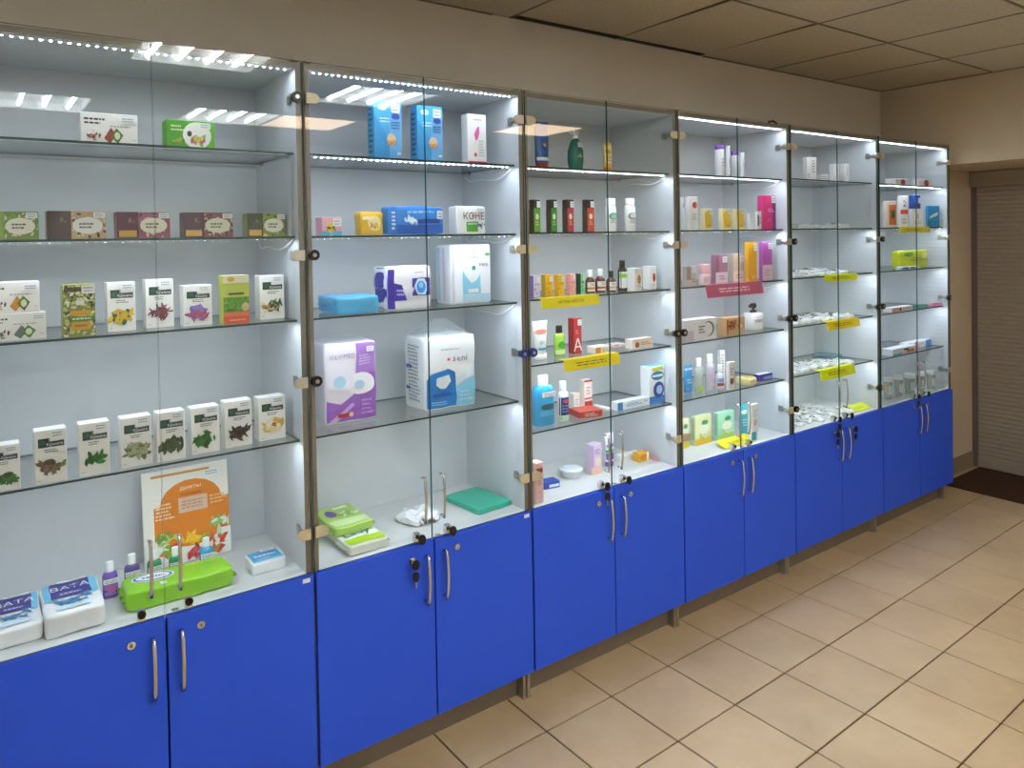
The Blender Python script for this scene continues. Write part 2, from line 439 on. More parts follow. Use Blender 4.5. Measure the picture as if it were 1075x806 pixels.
def pack(name, w, d, h, col, prints=(), face='front', k=7.0, wr=0.002, seed=1, st=None, fin=None, side=(), clear=None, rough=0.3, n=14, taper=0.0, lean=0.0, fr=22.0, film=0.0):
    """soft plastic pack; prints lie on its front or its top"""
    def warp(p):
        nrm = (abs(p[0]) ** k + abs(p[1]) ** k + abs(p[2]) ** k) ** (1 / k)
        q = Vector((p[0] / nrm * w / 2, p[1] / nrm * d / 2, p[2] / nrm * h / 2))
        s = Vector((q.x * fr + seed * 7.1, q.y * fr, q.z * fr))
        nv = Vector((noise.noise(s), noise.noise(s + Vector((5, 0, 0))), noise.noise(s + Vector((0, 5, 0)))))
        q += nv * wr
        q.z = max(q.z, -h / 2)
        if taper: q.x *= 1 - taper * max(0, q.z / (h / 2)) ** 2; q.y *= 1 - taper * max(0, q.z / (h / 2)) ** 2
        q.z += h / 2
        if lean: q.y += lean * q.z
        return q
    vs, fs = [], []; idx = {}
    def vid(p):
        key = tuple(round(c, 4) for c in p)
        if key not in idx: idx[key] = len(vs); vs.append(warp(p))
        return idx[key]
    L = [math.sin((i / n - .5) * math.pi * .86) / math.sin(.43 * math.pi) for i in range(n + 1)]
    for ax in range(3):
        for sg in (-1, 1):
            for i in range(n):
                for j in range(n):
                    q = []
                    for a, b in ((i, j), (i + 1, j), (i + 1, j + 1), (i, j + 1)):
                        p = [0, 0, 0]; p[ax] = sg; p[(ax + 1) % 3] = L[a]; p[(ax + 2) % 3] = L[b]; q.append(vid(p))
                    fs.append(tuple(q) if sg > 0 else tuple(q[::-1]))
    m = glass('film_' + col, clear, 0.06, 0.12, 0.35, col) if clear else mat(col, rough, noise_amt=0.04, scale=30, spec=0.5)
    root = obj(name, vs, fs, m, smooth=True)
    off = 0.0011
    if face == 'front': sm = lambda u, v, l: warp((2 * u - 1, -1, 2 * v - 1)) + Vector((0, -off - EPS * 1.5 * l, 0)); asp = w / h
    else: sm = lambda u, v, l: warp((2 * u - 1, 2 * v - 1, 1)) + Vector((0, 0, off + EPS * 1.5 * l)); asp = w / d
    p = Print(sm, asp); p.grid = 12
    for o in prints:
        if o[0] == 'r': p.rect(*o[1:6], n=10)
        else: p.run([o])
    p.build('printed_film', root, rough)
    if side:
        s2 = lambda u, v, l: warp((-1, 1 - 2 * u, 2 * v - 1)) + Vector((-off - EPS * 1.5 * l, 0, 0))
        p = Print(s2, d / h); p.grid = 8; p.run(side); p.build('side_print', root, rough)
    if fin:
        b = MB(); zc = h * .5
        for sx in (-1, 1):
            g = 8; base = len(b.v)
            for j in range(g + 1):
                y = (-.5 + j / g) * d * .92
                zz = zc + math.sin(j * 2.1 + seed) * .002
                b.v += [Vector((sx * w * .49, y, zz - .0006)), Vector((sx * (w * .49 + fin), y, zz + math.sin(j * 1.7) * .003)), Vector((sx * w * .49, y, zz + .0006))]
            for j in range(g):
                a = base + 3 * j; b.f += [(a, a + 1, a + 4, a + 3), (a + 1, a + 2, a + 5, a + 4)]; b.m += [0, 0]
        b.build('seal_fin', m, root, smooth=True)
    if film:
        e = MB(); hw2, hd = w * .46, d * .42
        P = [(-hw2, -hd, h * .98), (hw2, -hd, h * .98), (hw2, hd, h * .98), (-hw2, hd, h * .98), (-w * .10, 0, h + film), (w * .12, .004, h + film), (-w * .3, -hd * .3, h + film * .45), (w * .32, hd * .2, h + film * .5)]
        e.v = [Vector(q) for q in P]; e.f = [(0, 1, 5, 4, 6), (2, 3, 4, 5), (1, 2, 7, 5), (3, 0, 6, 4)]; e.m = [0] * 4
        e.build('clear_film', glass('clear_film', 'f4f7f7', 0.06, 0.1, 0.1, 'f4f6f8'), root)
    if st: sticker(root, sm, asp, st)
    return root
def cup(name, w, d, h, col, lid):
    b = [(0, .8, .8), (.03, .84, .84), (.8, 1, 1), (.82, 1, 1)]
    root, sm = loft(name, w, d, h, b, glass('cup_' + col, 'e8eeea', 0.06, 0.05, 0.4, col))
    loft('lid', w * 1.06, d * 1.06, h * .2, [(0, .98, .98), (.1, 1, 1), (.8, 1, 1), (1, .93, .93)], mat(lid, 0.35), parent=root, z0=h * .8)
    p = Print(sm, w * 1.5 / h); p.run([('r', .2, .2, .8, .6, 'c9d6cc')]); p.build('label_print', root)
    return root
def dish(name, w, d, h, col):
    root, _ = loft(name, w, d, h, [(0, .7, .7), (.06, .74, .74), (.8, .96, .96), (.82, 1, 1), (.92, 1, 1), (1, .96, .96)], mat(col, 0.3), n=28)
    root.data.polygons.foreach_set('use_smooth', [True] * len(root.data.polygons))
    loft('lid_disc', w * .8, d * .8, h * .08, [(0, 1, 1), (.7, 1, 1), (1, .9, .9)], mat('dfe9ee', 0.3), n=28, parent=root, z0=h * .97)
    return root
def sign(name, w, h, col, prints=(), tilt=12.0, lip=0.03):
    """folded plastic shelf-edge card: short lip lying on the shelf, face hanging in front"""
    R = Matrix.Rotation(math.radians(-tilt), 4, 'X')
    b = MB(); b.box(-w / 2, w / 2, 0, lip, 0, .0012); b.box(-w / 2, w / 2, -.0007, .0007, -h, .0012, M=R)
    root = b.build(name, mat(col, 0.35, noise_amt=0.02))
    sm = lambda u, v, l: R @ Vector(((u - .5) * w, -.0007 - EPS * l, (v - 1) * h))
    p = Print(sm, w / h); p.run(prints); p.build('sign_lettering', root)
    return root

# ------------------------------------------------------------------ room shell
XL, XR, YB, YF, ZC = -3.2, 4.086, 0.453, -4.7, 2.556
NY0, NY1, NZ, NX = -1.35, 0.22, 2.04, 4.86      # doorway recess in the end wall
b = MB(); b.box(XL, 5.1, YF, YB + .1, -.12, -.005)
floor = struct(b.build('floor', M_GROUT))
PT, TX, TY, TH = 0.3016, 0.7306, -0.1554, 0.0189
ct, sn = math.cos(TH), math.sin(TH)
def tile_c(i, j):
    a, c = TX + PT * (i + .5), TY - PT * (j + .5)
    return (a * ct - c * sn, a * sn + c * ct)
tm = None; rnd = random.Random(4)
rest = MB(); RT = Matrix.Rotation(TH, 4, 'Z')
for i in range(-14, 14):
    for j in range(-2, 16):
        x, y = tile_c(i, j)
        if x > 4.95 or x < XL + .05 or y > YB or y < YF: continue
        near = i >= -5 and i <= 11 and -1 <= j <= 8
        if not near:
            h = PT / 2 - .003
            rest.box(-h, h, -h, h, -.006, 0, M=Matrix.Translation((x, y, 0)) @ RT); continue
        if tm is None:
            t = bevel_box('tile', PT - .006, PT - .006, .008, .0012, M_TILE, floor, (x, y, -.008), TH); tm = t.data
        else:
            t = bpy.data.objects.new('tile', tm); COL.objects.link(t); t.parent = floor; t.location = (x, y, -.008 + rnd.uniform(-.0004, .0003)); t.rotation_euler[2] = TH
r = rest.build('tile_field', M_TILE, floor); r['kind'] = 'stuff'

b = MB(); b.box(XL - .1, 5.2, YB, YB + .1, -.12, ZC + .002); struct(b.build('wall_back', M_WALL))
b = MB(); b.box(XL - .1, XL, YF, YB, -.12, 2.75); struct(b.build('wall_left', M_FARW))
b = MB(); b.box(XL - .1, 5.2, YF - .1, YF, -.12, 2.75); struct(b.build('wall_front', M_FARW))
b = MB()
b.box(XR, 5.1, NY1, YB, -.005, NZ); b.box(XR, 5.1, YF, NY0, -.005, NZ); b.box(XR, 5.1, YF, YB, NZ, 2.75); b.box(NX + .12, 5.1, NY0, NY1, -.005, NZ)
struct(b.build('wall_right', M_ENDW))
b = MB(); b.box(XR - .004, NX - .03, NY1 - .012, NY1, 0, .105); struct(b.build('baseboard_right', M_BASEB))

b = MB(); b.box(XL, XR + .02, YF, YB + .1, 2.66, 2.75); b.box(XL, XR, YB + .06, YB + .1, ZC + .003, 2.66)
ceil = struct(b.build('ceiling', M_SLAB))
GX = [1.07 + .6 * k for k in range(-8, 6)]; GY = [-.21 - .6 * k for k in range(0, 9)]
xs = [XL] + [g for g in GX if XL + .05 < g < XR - .05] + [XR]; ys = [YB] + [g for g in GY if g > YF + .05] + [YF]
LAMPS = {}
def cell(x, y):
    for i in range(len(xs) - 1):
        for j in range(len(ys) - 1):
            if xs[i] <= x < xs[i + 1] and ys[j + 1] <= y < ys[j]: return i, j
for x, y, kind in ((-.43, -3.51, 'tube'), (.8, -3.51, 'tube'), (1.37, -2.3, 'tube'), (.17, -1.7, 'tube'), (1.37, -3.51, 'warm'), (3.17, -2.9, 'warm')):
    LAMPS[cell(x, y)] = kind
rnd = random.Random(9)
for i in range(len(xs) - 1):
    for j in range(len(ys) - 1):
        if (i, j) in LAMPS: continue
        x0, x1, y1, y0 = xs[i] + .005, xs[i + 1] - .005, ys[j] - .005, ys[j + 1] + .005
        if j == 0: y1 = YB - (.055 if .9 < xs[i] < 2.0 else .004)
        o = bevel_box('ceiling_panel', x1 - x0, y1 - y0, .016, .002, M_CEIL, ceil, ((x0 + x1) / 2, (y0 + y1) / 2, ZC + rnd.uniform(0, .002)))
        if j == 0 and .9 < xs[i] < 2.0: o.rotation_euler[0] = math.radians(-.9)
for g in xs[1:-1]:
    b = MB(); b.box(g - .005, g + .005, YF, YB - .003, ZC - .001, ZC + .02); b.build('grid_bar', M_TBAR, ceil)
for g in ys[1:-1]:
    b = MB(); b.box(XL, XR, g - .005, g + .005, ZC - .0015, ZC + .02); b.build('grid_bar', M_TBAR, ceil)
b = MB(); b.box(XR - .018, XR, YF, YB, ZC - .002, ZC + .018); b.build('perimeter_angle', M_TBAR, ceil)
b = MB(); b.box(XL, .98, YB - .012, YB, ZC - .002, ZC + .018); b.box(2.3, XR, YB - .012, YB, ZC - .002, ZC + .018); b.build('perimeter_angle', M_TBAR, ceil)
M_TUBE = emit('fluorescent_tube', 'f4fbff', TUBE_POWER); M_WARM = emit('warm_diffuser', 'ffdcb8', PANEL_POWER)
def lamp_fixture(i, j, kind, label, name):
    cx, cy = (xs[i] + xs[i + 1]) / 2, (ys[j] + ys[j + 1]) / 2
    root = tag(empty(name, (cx, cy, ZC)), label, 'ceiling light', 'lamps set into the ceiling grid')
    b = MB(); s = .294
    b.box(-s, s, -s, s, .05, .055); b.box(-s, -s + .006, -s, s, 0, .055); b.box(s - .006, s, -s, s, 0, .055); b.box(-s, s, -s, -s + .006, 0, .055); b.box(-s, s, s - .006, s, 0, .055)
    b.build('housing', M_WHITE, root)
    if kind == 'tube':
        for k in range(4):
            x = -.21 + .14 * k
            MB().tube([(x, -.275, .026), (x, .275, .026)], .013, 8).build('tube_offscreen', M_TUBE, root, smooth=True)
    else:
        MB().box(-s + .008, s - .008, -s + .008, s - .008, .006, .010).build('diffuser_offscreen', M_WARM, root)
LW = ['farthest from the cabinets toward the left wall', 'directly beside a warm one', 'nearest the middle of the ceiling', 'before the tea cabinet', 'next to a tubed one', 'nearest the shutter wall']
LNAME = ['tube_light_left_offscreen', 'tube_light_rear_offscreen', 'tube_light_middle_offscreen', 'tube_light_front_offscreen', 'warm_light_rear_offscreen', 'warm_light_right_offscreen']
for q, ((i, j), kind) in enumerate(LAMPS.items()): lamp_fixture(i, j, kind, {'tube': 'recessed four-tube ceiling light ', 'warm': 'recessed warm flat ceiling light '}[kind] + LW[q], LNAME[q])

# roller shutter in the recess, brown mat before it
rs = tag(empty('roller_shutter', (NX, (NY0 + NY1) / 2, 0)), 'grey beige slatted roller shutter closing the doorway recess', 'shutter')
hw = (NY1 - NY0) / 2
b = MB(); n = 62; z0, z1 = .05, 1.935; pz = (z1 - z0) / n
prof = []
for k in range(n):
    z = z0 + pz * k
    prof += [(0.0, z), (-.004, z + pz * .12), (-.007, z + pz * .5), (-.004, z + pz * .88)]
prof.append((0, z1))
for x, z in prof: b.v += [Vector((x, -hw + .03, z)), Vector((x, hw - .03, z))]
for x, z in prof[::-1]: b.v += [Vector((.012, -hw + .03, z)), Vector((.012, hw - .03, z))]
for k in range(len(b.v) // 2 - 1): b.f.append((2 * k, 2 * k + 1, 2 * k + 3, 2 * k + 2)); b.m.append(0)
c_ = b.build('shutter_slats', M_SHUT, rs); c_['kind'] = 'stuff'
b = MB(); b.box(-.05, .06, -hw + .002, hw - .002, 1.935, 2.035); b.build('header_box', M_SHUT, rs)
for s in (-1, 1):
    b = MB(); b.box(-.02, .02, s * (hw - .017) - .016, s * (hw - .017) + .016, 0, 1.94); b.build('guide_rail', mat('6d5f58', .5), rs)
b = MB(); b.box(-.012, .012, -hw + .03, hw - .03, .004, .055); b.build('bottom_bar', M_SHUT, rs)
dm = bevel_box('door_mat', NX - .035 - 4.265, NY1 - NY0 - .06, .008, .002, M_MAT, loc=((4.265 + NX - .035) / 2, (NY0 + NY1) / 2 - .02, 0))
tag(dm, 'dark brown flat mat on the floor before the roller shutter', 'mat')

# ------------------------------------------------------------------ display cabinets
CX = [-.79, 0, .79, 1.58, 2.37, 3.185, 4.01]
SZ = {1: [1.893, 1.653, 1.413, 1.066], 2: [1.893, 1.653, 1.413, 1.066], 3: [1.892, 1.656, 1.417, 1.183, .943], 4: [1.895, 1.658, 1.418, 1.183, .943], 5: [1.902, 1.659, 1.42, 1.185, .945], 6: [1.902, 1.66, 1.42, 1.185, .94]}
ZT, ZB, ZD, DEP = 2.146, .684, .118, .39
PT_ = .016
def led_strip(parent, x0, x1, y, z, name='led_strip', lit=True):
    """white tape with small diodes on its underside"""
    b = MB(); b.box(x0, x1, y, y + .010, z - .0016, z - .0004)
    if lit:
        n = int((x1 - x0) / .0195); st = (x1 - x0) / n
        for k in range(n):
            c = x0 + st * (k + .5); b.box(c - .0028, c + .0028, y + .002, y + .008, z - .0036, z - .0016, side=[1, 0, 0, 0, 0, 0])
    return b.build(name, [M_TAPE, M_LED], parent)
def handle(parent, x, z0, z1, y0, proud=.028, r=.0055, name='handle', m=None):
    b = MB(); pts = [(x, y0 + .002, z1 - .008), (x, y0 - proud * .55, z1 - .004)]
    for k in range(9):
        t = k / 8; pts.append((x, y0 - proud * (.72 + .28 * math.sin(math.pi * t)), z1 - .002 - (z1 - z0 - .004) * t))
    pts += [(x, y0 - proud * .55, z0 + .004), (x, y0 + .002, z0 + .008)]
    b.tube(pts, r, 8, flat=.7)
    return b.build(name, m or M_CHROME, parent, smooth=True)
def hinge(parent, x, z, s, col, round_):
    """cover plate on the glass by the outer edge (s = direction to the door's middle) and arm on the side panel"""
    b = MB()
    if round_:
        b.disc((x + s * .016, z), .0155, -.010, 0, 16, 0); b.disc((x + s * .016, z), .006, -.012, -.010, 10, 1)
    else:
        b.box(x + s * .016 - .014, x + s * .016 + .014, -.007, 0, z - .015, z + .015, 0); b.disc((x + s * .028, z), .0145, -.0062, 0, 14, 0)
    b.box(x + s * .018 - .004, x + s * .018 + .004, .005, .055, z - .005, z + .005, 1)
    b.box(x + s * .017, x + s * .021, .04, .062, z - .013, z + .013, 1)
    b.disc((x + s * .024, z), .012, .005, .014, 12, 1)
    return b.build('hinge', [{'k': M_BLACK, 'b': M_BEIGE, 's': M_SILVER, 'u': M_BLUEP}[col], M_STEEL], parent)
def key(parent, x, y, z, fob=True):
    b = MB(); b.box(x - .002, x + .002, y - .022, y, z - .004, z + .004, 1)
    b.disc((x, z - .006), .016, y - .026, y - .021, 12, 0, rx=.0125)
    if fob:
        b.tube([(x, y - .022, z - .018), (x + .001, y - .021, z - .034)], .0012, 5, 1)
        b.disc((x + .001, z - .044), .016, y - .024, y - .019, 12, 0, rx=.011); b.box(x - .002, x + .003, y - .022, y - .020, z - .078, z - .058, 1)
    return b.build('key', [M_BLACK, M_STEEL], parent)
def lock(parent, x, y, z, r=.010):
    b = MB(); b.disc((x, z), r, y - .005, y + .004, 14, 0); b.disc((x, z), r * .45, y - .006, y - .004, 10, 1); b.box(x - .001, x + .001, y - .0066, y - .005, z - r * .35, z + r * .35, 2)
    return b.build('lock', [M_CHROME, M_STEEL, M_DARK], parent)
HINGES = {  # colour and round cover for each hinge from top to bottom: left door, right door
    1: ('bbbb', 'kssb', (0, 0, 0, 0), (1, 0, 0, 0)), 2: ('bkkb', 'sbub', (0, 1, 1, 0), (0, 0, 1, 0)),
    3: ('bbub', 'bskb', (0, 0, 1, 0), (0, 0, 1, 0)), 4: ('bskb', 'sskb', (0, 0, 1, 0), (0, 0, 1, 0)),
    5: ('bkkk', 'sskk', (0, 1, 1, 1), (0, 0, 1, 1)), 6: ('bkkb', 'ssks', (0, 1, 1, 0), (0, 0, 1, 0))}
LOWKEY = {2: (1, 0), 5: (1, 1)}
CLAB = {1: 'glass-fronted cabinet with blue doors holding rows of white herbal tea cartons', 2: 'glass-fronted cabinet with blue doors holding large white and purple hygiene packs',
        3: 'glass-fronted cabinet with blue doors, unlit at the top, holding shampoos and a blue mouthwash bottle', 4: 'glass-fronted cabinet with blue doors and a mauve card on its third shelf',
        5: 'glass-fronted cabinet with blue doors filled with loose white packets and yellow cards', 6: 'glass-fronted cabinet with blue doors at the end of the row, beside the roller shutter'}
def cabinet(c):
    x0, x1 = CX[c - 1] + .003, CX[c] - .003
    cm = (x0 + x1) / 2
    root = tag(empty('display_cabinet', (cm, 0, 0)), CLAB[c], 'cabinet', 'row of blue and glass display cabinets')
    X0, X1 = x0 - cm, x1 - cm
    for sx in (0, 1):
        a = X0 if sx == 0 else X1 - PT_
        b = MB(); b.box(a, a + PT_, .008, DEP, ZD - .005, ZT, 0); b.box(a - .0003, a + PT_ + .0003, .0066, .0082, ZD - .005, ZT, 1)
        b.build('side_panel', [M_PANEL, M_EDGE], root)
    MB().box(X0 + PT_, X1 - PT_, DEP - .012, DEP, ZD, ZT - .001).build('back_panel', M_PANEL, root)
    b = MB(); b.box(X0 + PT_, X1 - PT_, .008, DEP - .013, ZT - .016, ZT, 0); b.box(X0 + PT_, X1 - PT_, .0066, .0082, ZT - .016, ZT, 1); b.build('top_panel', [M_PANEL, M_EDGE], root)
    b = MB(); b.box(X0 + PT_, X1 - PT_, .0075, DEP - .013, ZB - .016, ZB, 0); b.build('display_board', M_BOARD, root)
    MB().box(X0 + PT_, X1 - PT_, .02, DEP - .013, ZD - .004, ZD + .012).build('bottom_panel', M_PANEL, root)
    MB().box(X0, X1, .073, .089, 0, ZD - .006).build('kick_board', M_KICK, root)
    if c >= 1:
        b = MB(); b.box(X1 - .012, X1 + .0005, .040, .071, .0, ZD - .006); b.box(X1 - .016, X1 + .0008, .036, .0725, 0, .004); b.build('foot', M_STEEL, root)
        b = MB(); b.box(X0 - .0005, X0 + .012, .040, .071, .0, ZD - .006); b.box(X0 - .0008, X0 + .016, .036, .0725, 0, .004); b.build('foot', M_STEEL, root)
    led_strip(root, X0 + .03, X1 - .03, .022, ZT - .016, 'top_led_strip', c != 3)
    for k, z in enumerate(SZ[c]):
        b = MB(); b.box(X0 + PT_ + .002, X1 - PT_ - .002, .03, .365, z - .006, z, side=[0, 0, 1, 1, 1, 1]); sh = b.build('glass_shelf', [M_GLASS, M_GEDGE], root)
        led_strip(sh, X0 + .035, X1 - .035, .034, z - .006, 'led_strip', (c, k) not in ((1, 0), (5, 0), (6, 4)))
        for px in (X0 + PT_, X1 - PT_ - .008):
            for py in (.07, .31):
                MB().box(px, px + .008, py, py + .012, z - .013, z - .0055).build('shelf_pin', M_STEEL, sh)
    # lower doors
    for s, d0, d1 in ((-1, X0 + .0015, -.0026), (1, .0026, X1 - .0015)):
        dd = bevel_box('blue_door', d1 - d0, .0175, ZB - .002 - ZD, .001, M_BLUE, root, ((d0 + d1) / 2, -.002, ZD)); hw_ = (d1 - d0) / 2
        hx = -s * (hw_ - .031)
        handle(dd, hx, .49 - ZD, .648 - ZD, -.0088)
        lx = -s * (hw_ - .080); lock(dd, lx, -.0088, .640 - ZD)
        if c in (1, 2) and s > 0: MB().box(hw_ - .032, hw_ - .010, -.0096, -.0086, ZB - ZD - .018, ZB - ZD - .006).build('inventory_sticker', M_WHITE, dd)
        if c in LOWKEY and LOWKEY[c][0 if s < 0 else 1]: key(dd, lx, -.013, .640 - ZD)
    # glass doors
    for s, d0, d1 in ((-1, X0 + .0015, -.0012), (1, .0012, X1 - .0015)):
        w = d1 - d0; cx_ = (d0 + d1) / 2
        b = MB(); b.box(-w / 2, w / 2, 0, .005, ZB + .001, ZT + .004, side=[1, 1, 0, 1, 0, 1])
        g = b.build('glass_door', [M_GLASS, M_GEDGE], root, loc=(cx_, 0, 0))
        hc, rd = HINGES[c][0 if s < 0 else 1], HINGES[c][2 if s < 0 else 3]
        ex = s * w / 2
        for q, z in enumerate((2.046, 1.598, 1.235, .80)): hinge(g, ex - (0 if s < 0 else 0), z, -s, hc[q], rd[q])
        hx = -s * (w / 2 - .033)
        handle(g, hx, .745, .893, 0, .024, .0045, 'glass_handle')
        kx = -s * (w / 2 - .055); b = MB(); b.box(kx - .009, kx + .009, -.004, .014, ZB + .004, ZB + .030, 0); b.disc((kx, ZB + .022), .010, -.010, -.004, 12, 1 if c in (1,) else 0); b.disc((kx, ZB + .022), .006, -.012, -.010, 10, 1)
        b.build('glass_lock', [M_CHROME, M_BLACK], g)
        if c in (2, 3, 5, 6): key(g, kx, -.010, ZB + .026, c != 2 and s < 0)
    if c == 6:
        MB().box(X1 + .0002, X1 + .016, .02, .30, ZD, 1.125).build('end_strip', M_BLUE, root)
    # slack white wire of the strips, hanging below the upper shelves by the right side panel
    for k, z in enumerate(SZ[c][:3]):
        if (c, k) in ((1, 0), (5, 0), (1, 2), (5, 1), (6, 0)): continue
        b = MB(); rr = random.Random(c * 10 + k); sag = rr.uniform(.02, .045); pts = []
        for t in range(13):
            q = t / 12; pts.append((X1 - PT_ - .006 - .02 * math.sin(q * 3.1), .04 + .31 * q, z - .009 - sag * math.sin(math.pi * q) - .01 * math.sin(q * 9)))
        b.tube(pts, .0018, 5); b.build('led_wire', M_WIRE, root, smooth=True)
    for sx in (X0 + .014, X1 - .014): MB().box(sx - .010, sx + .010, -.001, .03, ZT + .0045, ZT + .008).build('top_clip', M_BEIGE, root)
    MB().box(.018, .034, .010, .020, ZB, ZB + .004).build('strike_plate', M_STEEL, root)
    return root
for c in range(1, 7): cabinet(c)
b = MB(); b.tube([(-.03, 0, .004), (-.022, .006, .022), (.004, .004, .027), (.026, 0, .018), (.034, .004, .004)], .006, 6)
tag(b.build('cable_clip', M_BLACK, loc=(2.325, .06, ZT), smooth=True), 'small black bent cable clip on top of the cabinet', 'clip')


# ------------------------------------------------------------------ print layouts
def tea(band, cols, n, seed, wide):
    ops = [('r', .12, .675, .92, .785, band), ('r', .12, .785, .48, .845, band), ('e', .26, .765, .1, .05, '1f5a3c'),
           ('t', .62, .775, .05, 'f4f4f0', 'Травы'), ('t', .63, .70, .06, 'f4f4f0', 'Крыма'), ('x', .3, .57, .76, .65, '77736c', 2, seed)]
    if cols[0] == 'efe6cc':
        ops += [('l', .3, .3, .25, ['5a7a40', '7a9458'], 8, seed), ('e', .55, .34, .33, .19, 'ead9b4'), ('l', .55, .34, .42, cols, n * 2, seed), ('e', .56, .36, .08, .05, 'b8662a')]
    else: ops += [('l', .5, .31, .45, cols, int(n * 1.6), seed, wide)]
    return ops + [('x', .06, .05, .18, .09, 'b8b4ac', 1)]
def teabag(c1, c2, big=0):
    o = [('x', .05, .62, .42, .86, '3c3a36', 2, 5), ('x', .5, .56, .9, .64, 'b0aca4', 1, 4), ('p', [(.05, .05), (.22, .5), (.42, .1)], 'e6ddd0')]
    x = .1 if big else 0
    o += [('p', [(.40 + x, .22), (.52 + x, .56), (.62 + x, .34), (.5 + x, .06)], c1), ('p', [(.52 + x, .3), (.62 + x, .55), (.74 + x, .34), (.64 + x, .06)], c2), ('l', .22 + x, .26, .12, [c1, 'b07a50', '6a3a28'], 12, 3),
          ('e', .63 + x, .31, .05, .12, 'dce6b0'), ('l', .93, .2, .035, ['5a5048'], 4, 2)]
    return o
def greenbox():
    return [('r', 0, .04, .42, .96, '4fa524'), ('e', .62, .5, .3, .46, 'eef0e4'), ('l', .64, .34, .2, ['d05a6a', 'e8a0a0', '7ac03a', 'd8d04a', 'f0f0e8'], 34, 7), ('e', .46, .55, .05, .1, '1c2a1c'),
            ('x', .08, .6, .36, .85, 'd8eeb0', 2, 4), ('l', .25, .3, .12, ['a8c81e', 'd0a02a', '3a8a1c'], 10, 4)]
def spicebox(dark, mid, lab, gold):
    o = [('r', 0, 0, .40, 1, dark), ('s', .41, .02, .99, .98, .06, [dark, mid, 'e0d0b0', mid], 60, ord(dark[0]), .4)]
    o += [('l', .2, .6, .14, ['9a7a50', dark], 6, 3)]
    if gold: o.append(('r', .04, .05, .36, .30, 'd8a84a'))
    o += [('e', .68, .48, .26, .3, lab), ('r', .48, .25, .88, .7, lab), ('x', .52, .36, .84, .6, '5a5040', 2, 6)]
    return o
def floral():
    return [('s', .02, .01, .98, .99, .09, ['e8e6c0', 'c8cc70', '5a6a2a', '8a9440', 'f0eed8', '3a4a1e', 'd8d8a8'], 150, 9, .5), ('r', .05, .86, .6, .95, '4a4a1c'), ('r', .4, .60, .66, .70, 'e9e9dc'),
            ('r', .22, .40, .86, .50, 'd8a020'), ('r', .2, .30, .96, .385, '4a8a2a'), ('x', .26, .31, .9, .375, 'e8eccc', 1, 3), ('r', .26, .13, .84, .28, 'e0a416'), ('x', .34, .17, .76, .25, '9a6a10', 1, 3)]
def meadow():
    return [('r', 0, 0, 1, .16, 'd8542a'), ('r', 0, .16, 1, .24, 'e8784a'), ('r', 0, .24, 1, .55, '5f9a1e'), ('s', .02, .25, .98, .58, .12, ['3f8a14', '6ab02a', '2f6a10', '8cc03a'], 50, 3, .2), ('e', .85, .34, .16, .09, 'd8c098'),
            ('r', 0, .55, 1, .80, 'c0cc50'), ('r', .2, .60, .8, .64, '3a4a1c'), ('r', 0, .84, 1, 1, 'ece8c4'), ('e', .3, .92, .14, .05, 'd8a82a'), ('x', .2, .05, .9, .11, 'f0c0a0', 1, 3)]
def cotton():
    return [('r', .02, .42, .16, .98, '6ec6e8'), ('r', .84, .42, .98, .98, '6ec6e8'), ('r', .16, .46, .84, .96, '30308c'), ('t', .5, .68, .13, 'f4f5f8', 'ВАТА', .95), ('x', .3, .52, .7, .60, 'c8cce8', 1, 3),
            ('l', .5, .33, .34, ['3a8ab8', '58a8cc', '2a6a9c'], 22, 5, .25), ('r', .2, .08, .8, .2, 'd8eef6'), ('x', .25, .1, .7, .18, 'b0d4e4', 2, 3)]
def tissue():
    return [('e', .27, .62, .21, .27, 'e6f2f4'), ('e', .27, .62, .19, .23, '2a6ab0'), ('e', .27, .62, .165, .19, 'f2f6f8'), ('x', .16, .54, .38, .70, '24509c', 1, 3), ('r', .3, .05, .36, .22, 'e8ece4'), ('x', .6, .7, .9, .86, 'b4e060', 2, 4)]
def dietbook():
    o = [('r', .12, .16, 1, .62, 'e07f1c'), ('e', .55, .62, .36, .24, 'e07f1c'), ('r', .1, .93, .78, .955, 'd8924a'), ('t', .55, .76, .045, 'f8e8c8', 'диеты', 1.2), ('t', .55, .70, .03, '8a3a10', 'похудения', 1.0),
         ('r', .40, .52, .74, .68, 'd8b49c'), ('x', .43, .55, .71, .65, 'b88a74', 3, 3), ('x', .13, .48, .37, .66, 'f4dcb0', 5, 4), ('x', .76, .55, .97, .66, 'f4c080', 3, 5)]
    o += [('r', .12, .05, 1, .28, 'eef0e6'), ('e', .55, .3, .33, .14, 'e07f1c'), ('l', .56, .24, .16, ['f0b81c', 'f4cc3a'], 16, 3), ('l', .3, .14, .16, ['d8402c', 'e8763a', '8ab83a'], 18, 4), ('l', .8, .16, .2, ['c8302c', '7aa83a', 'e8e4d0', 'd85a3a'], 26, 5),
          ('l', .25, .3, .14, ['6a9a3a', 'b8cc6a'], 14, 6), ('l', .85, .34, .16, ['c8d8b0', 'e8ece0', '8ab85a'], 16, 7), ('l', .52, .1, .14, ['b82a3a', 'd8404a'], 12, 8)]
    return o
def wipesblue():
    return [('r', .06, .1, .94, .95, '3aa8dc'), ('r', .1, .08, .9, .2, '8acdec'), ('x', .16, .4, .85, .66, 'e8f4fa', 1, 3), ('x', .2, .22, .6, .34, 'c0e4f4', 1, 4)]
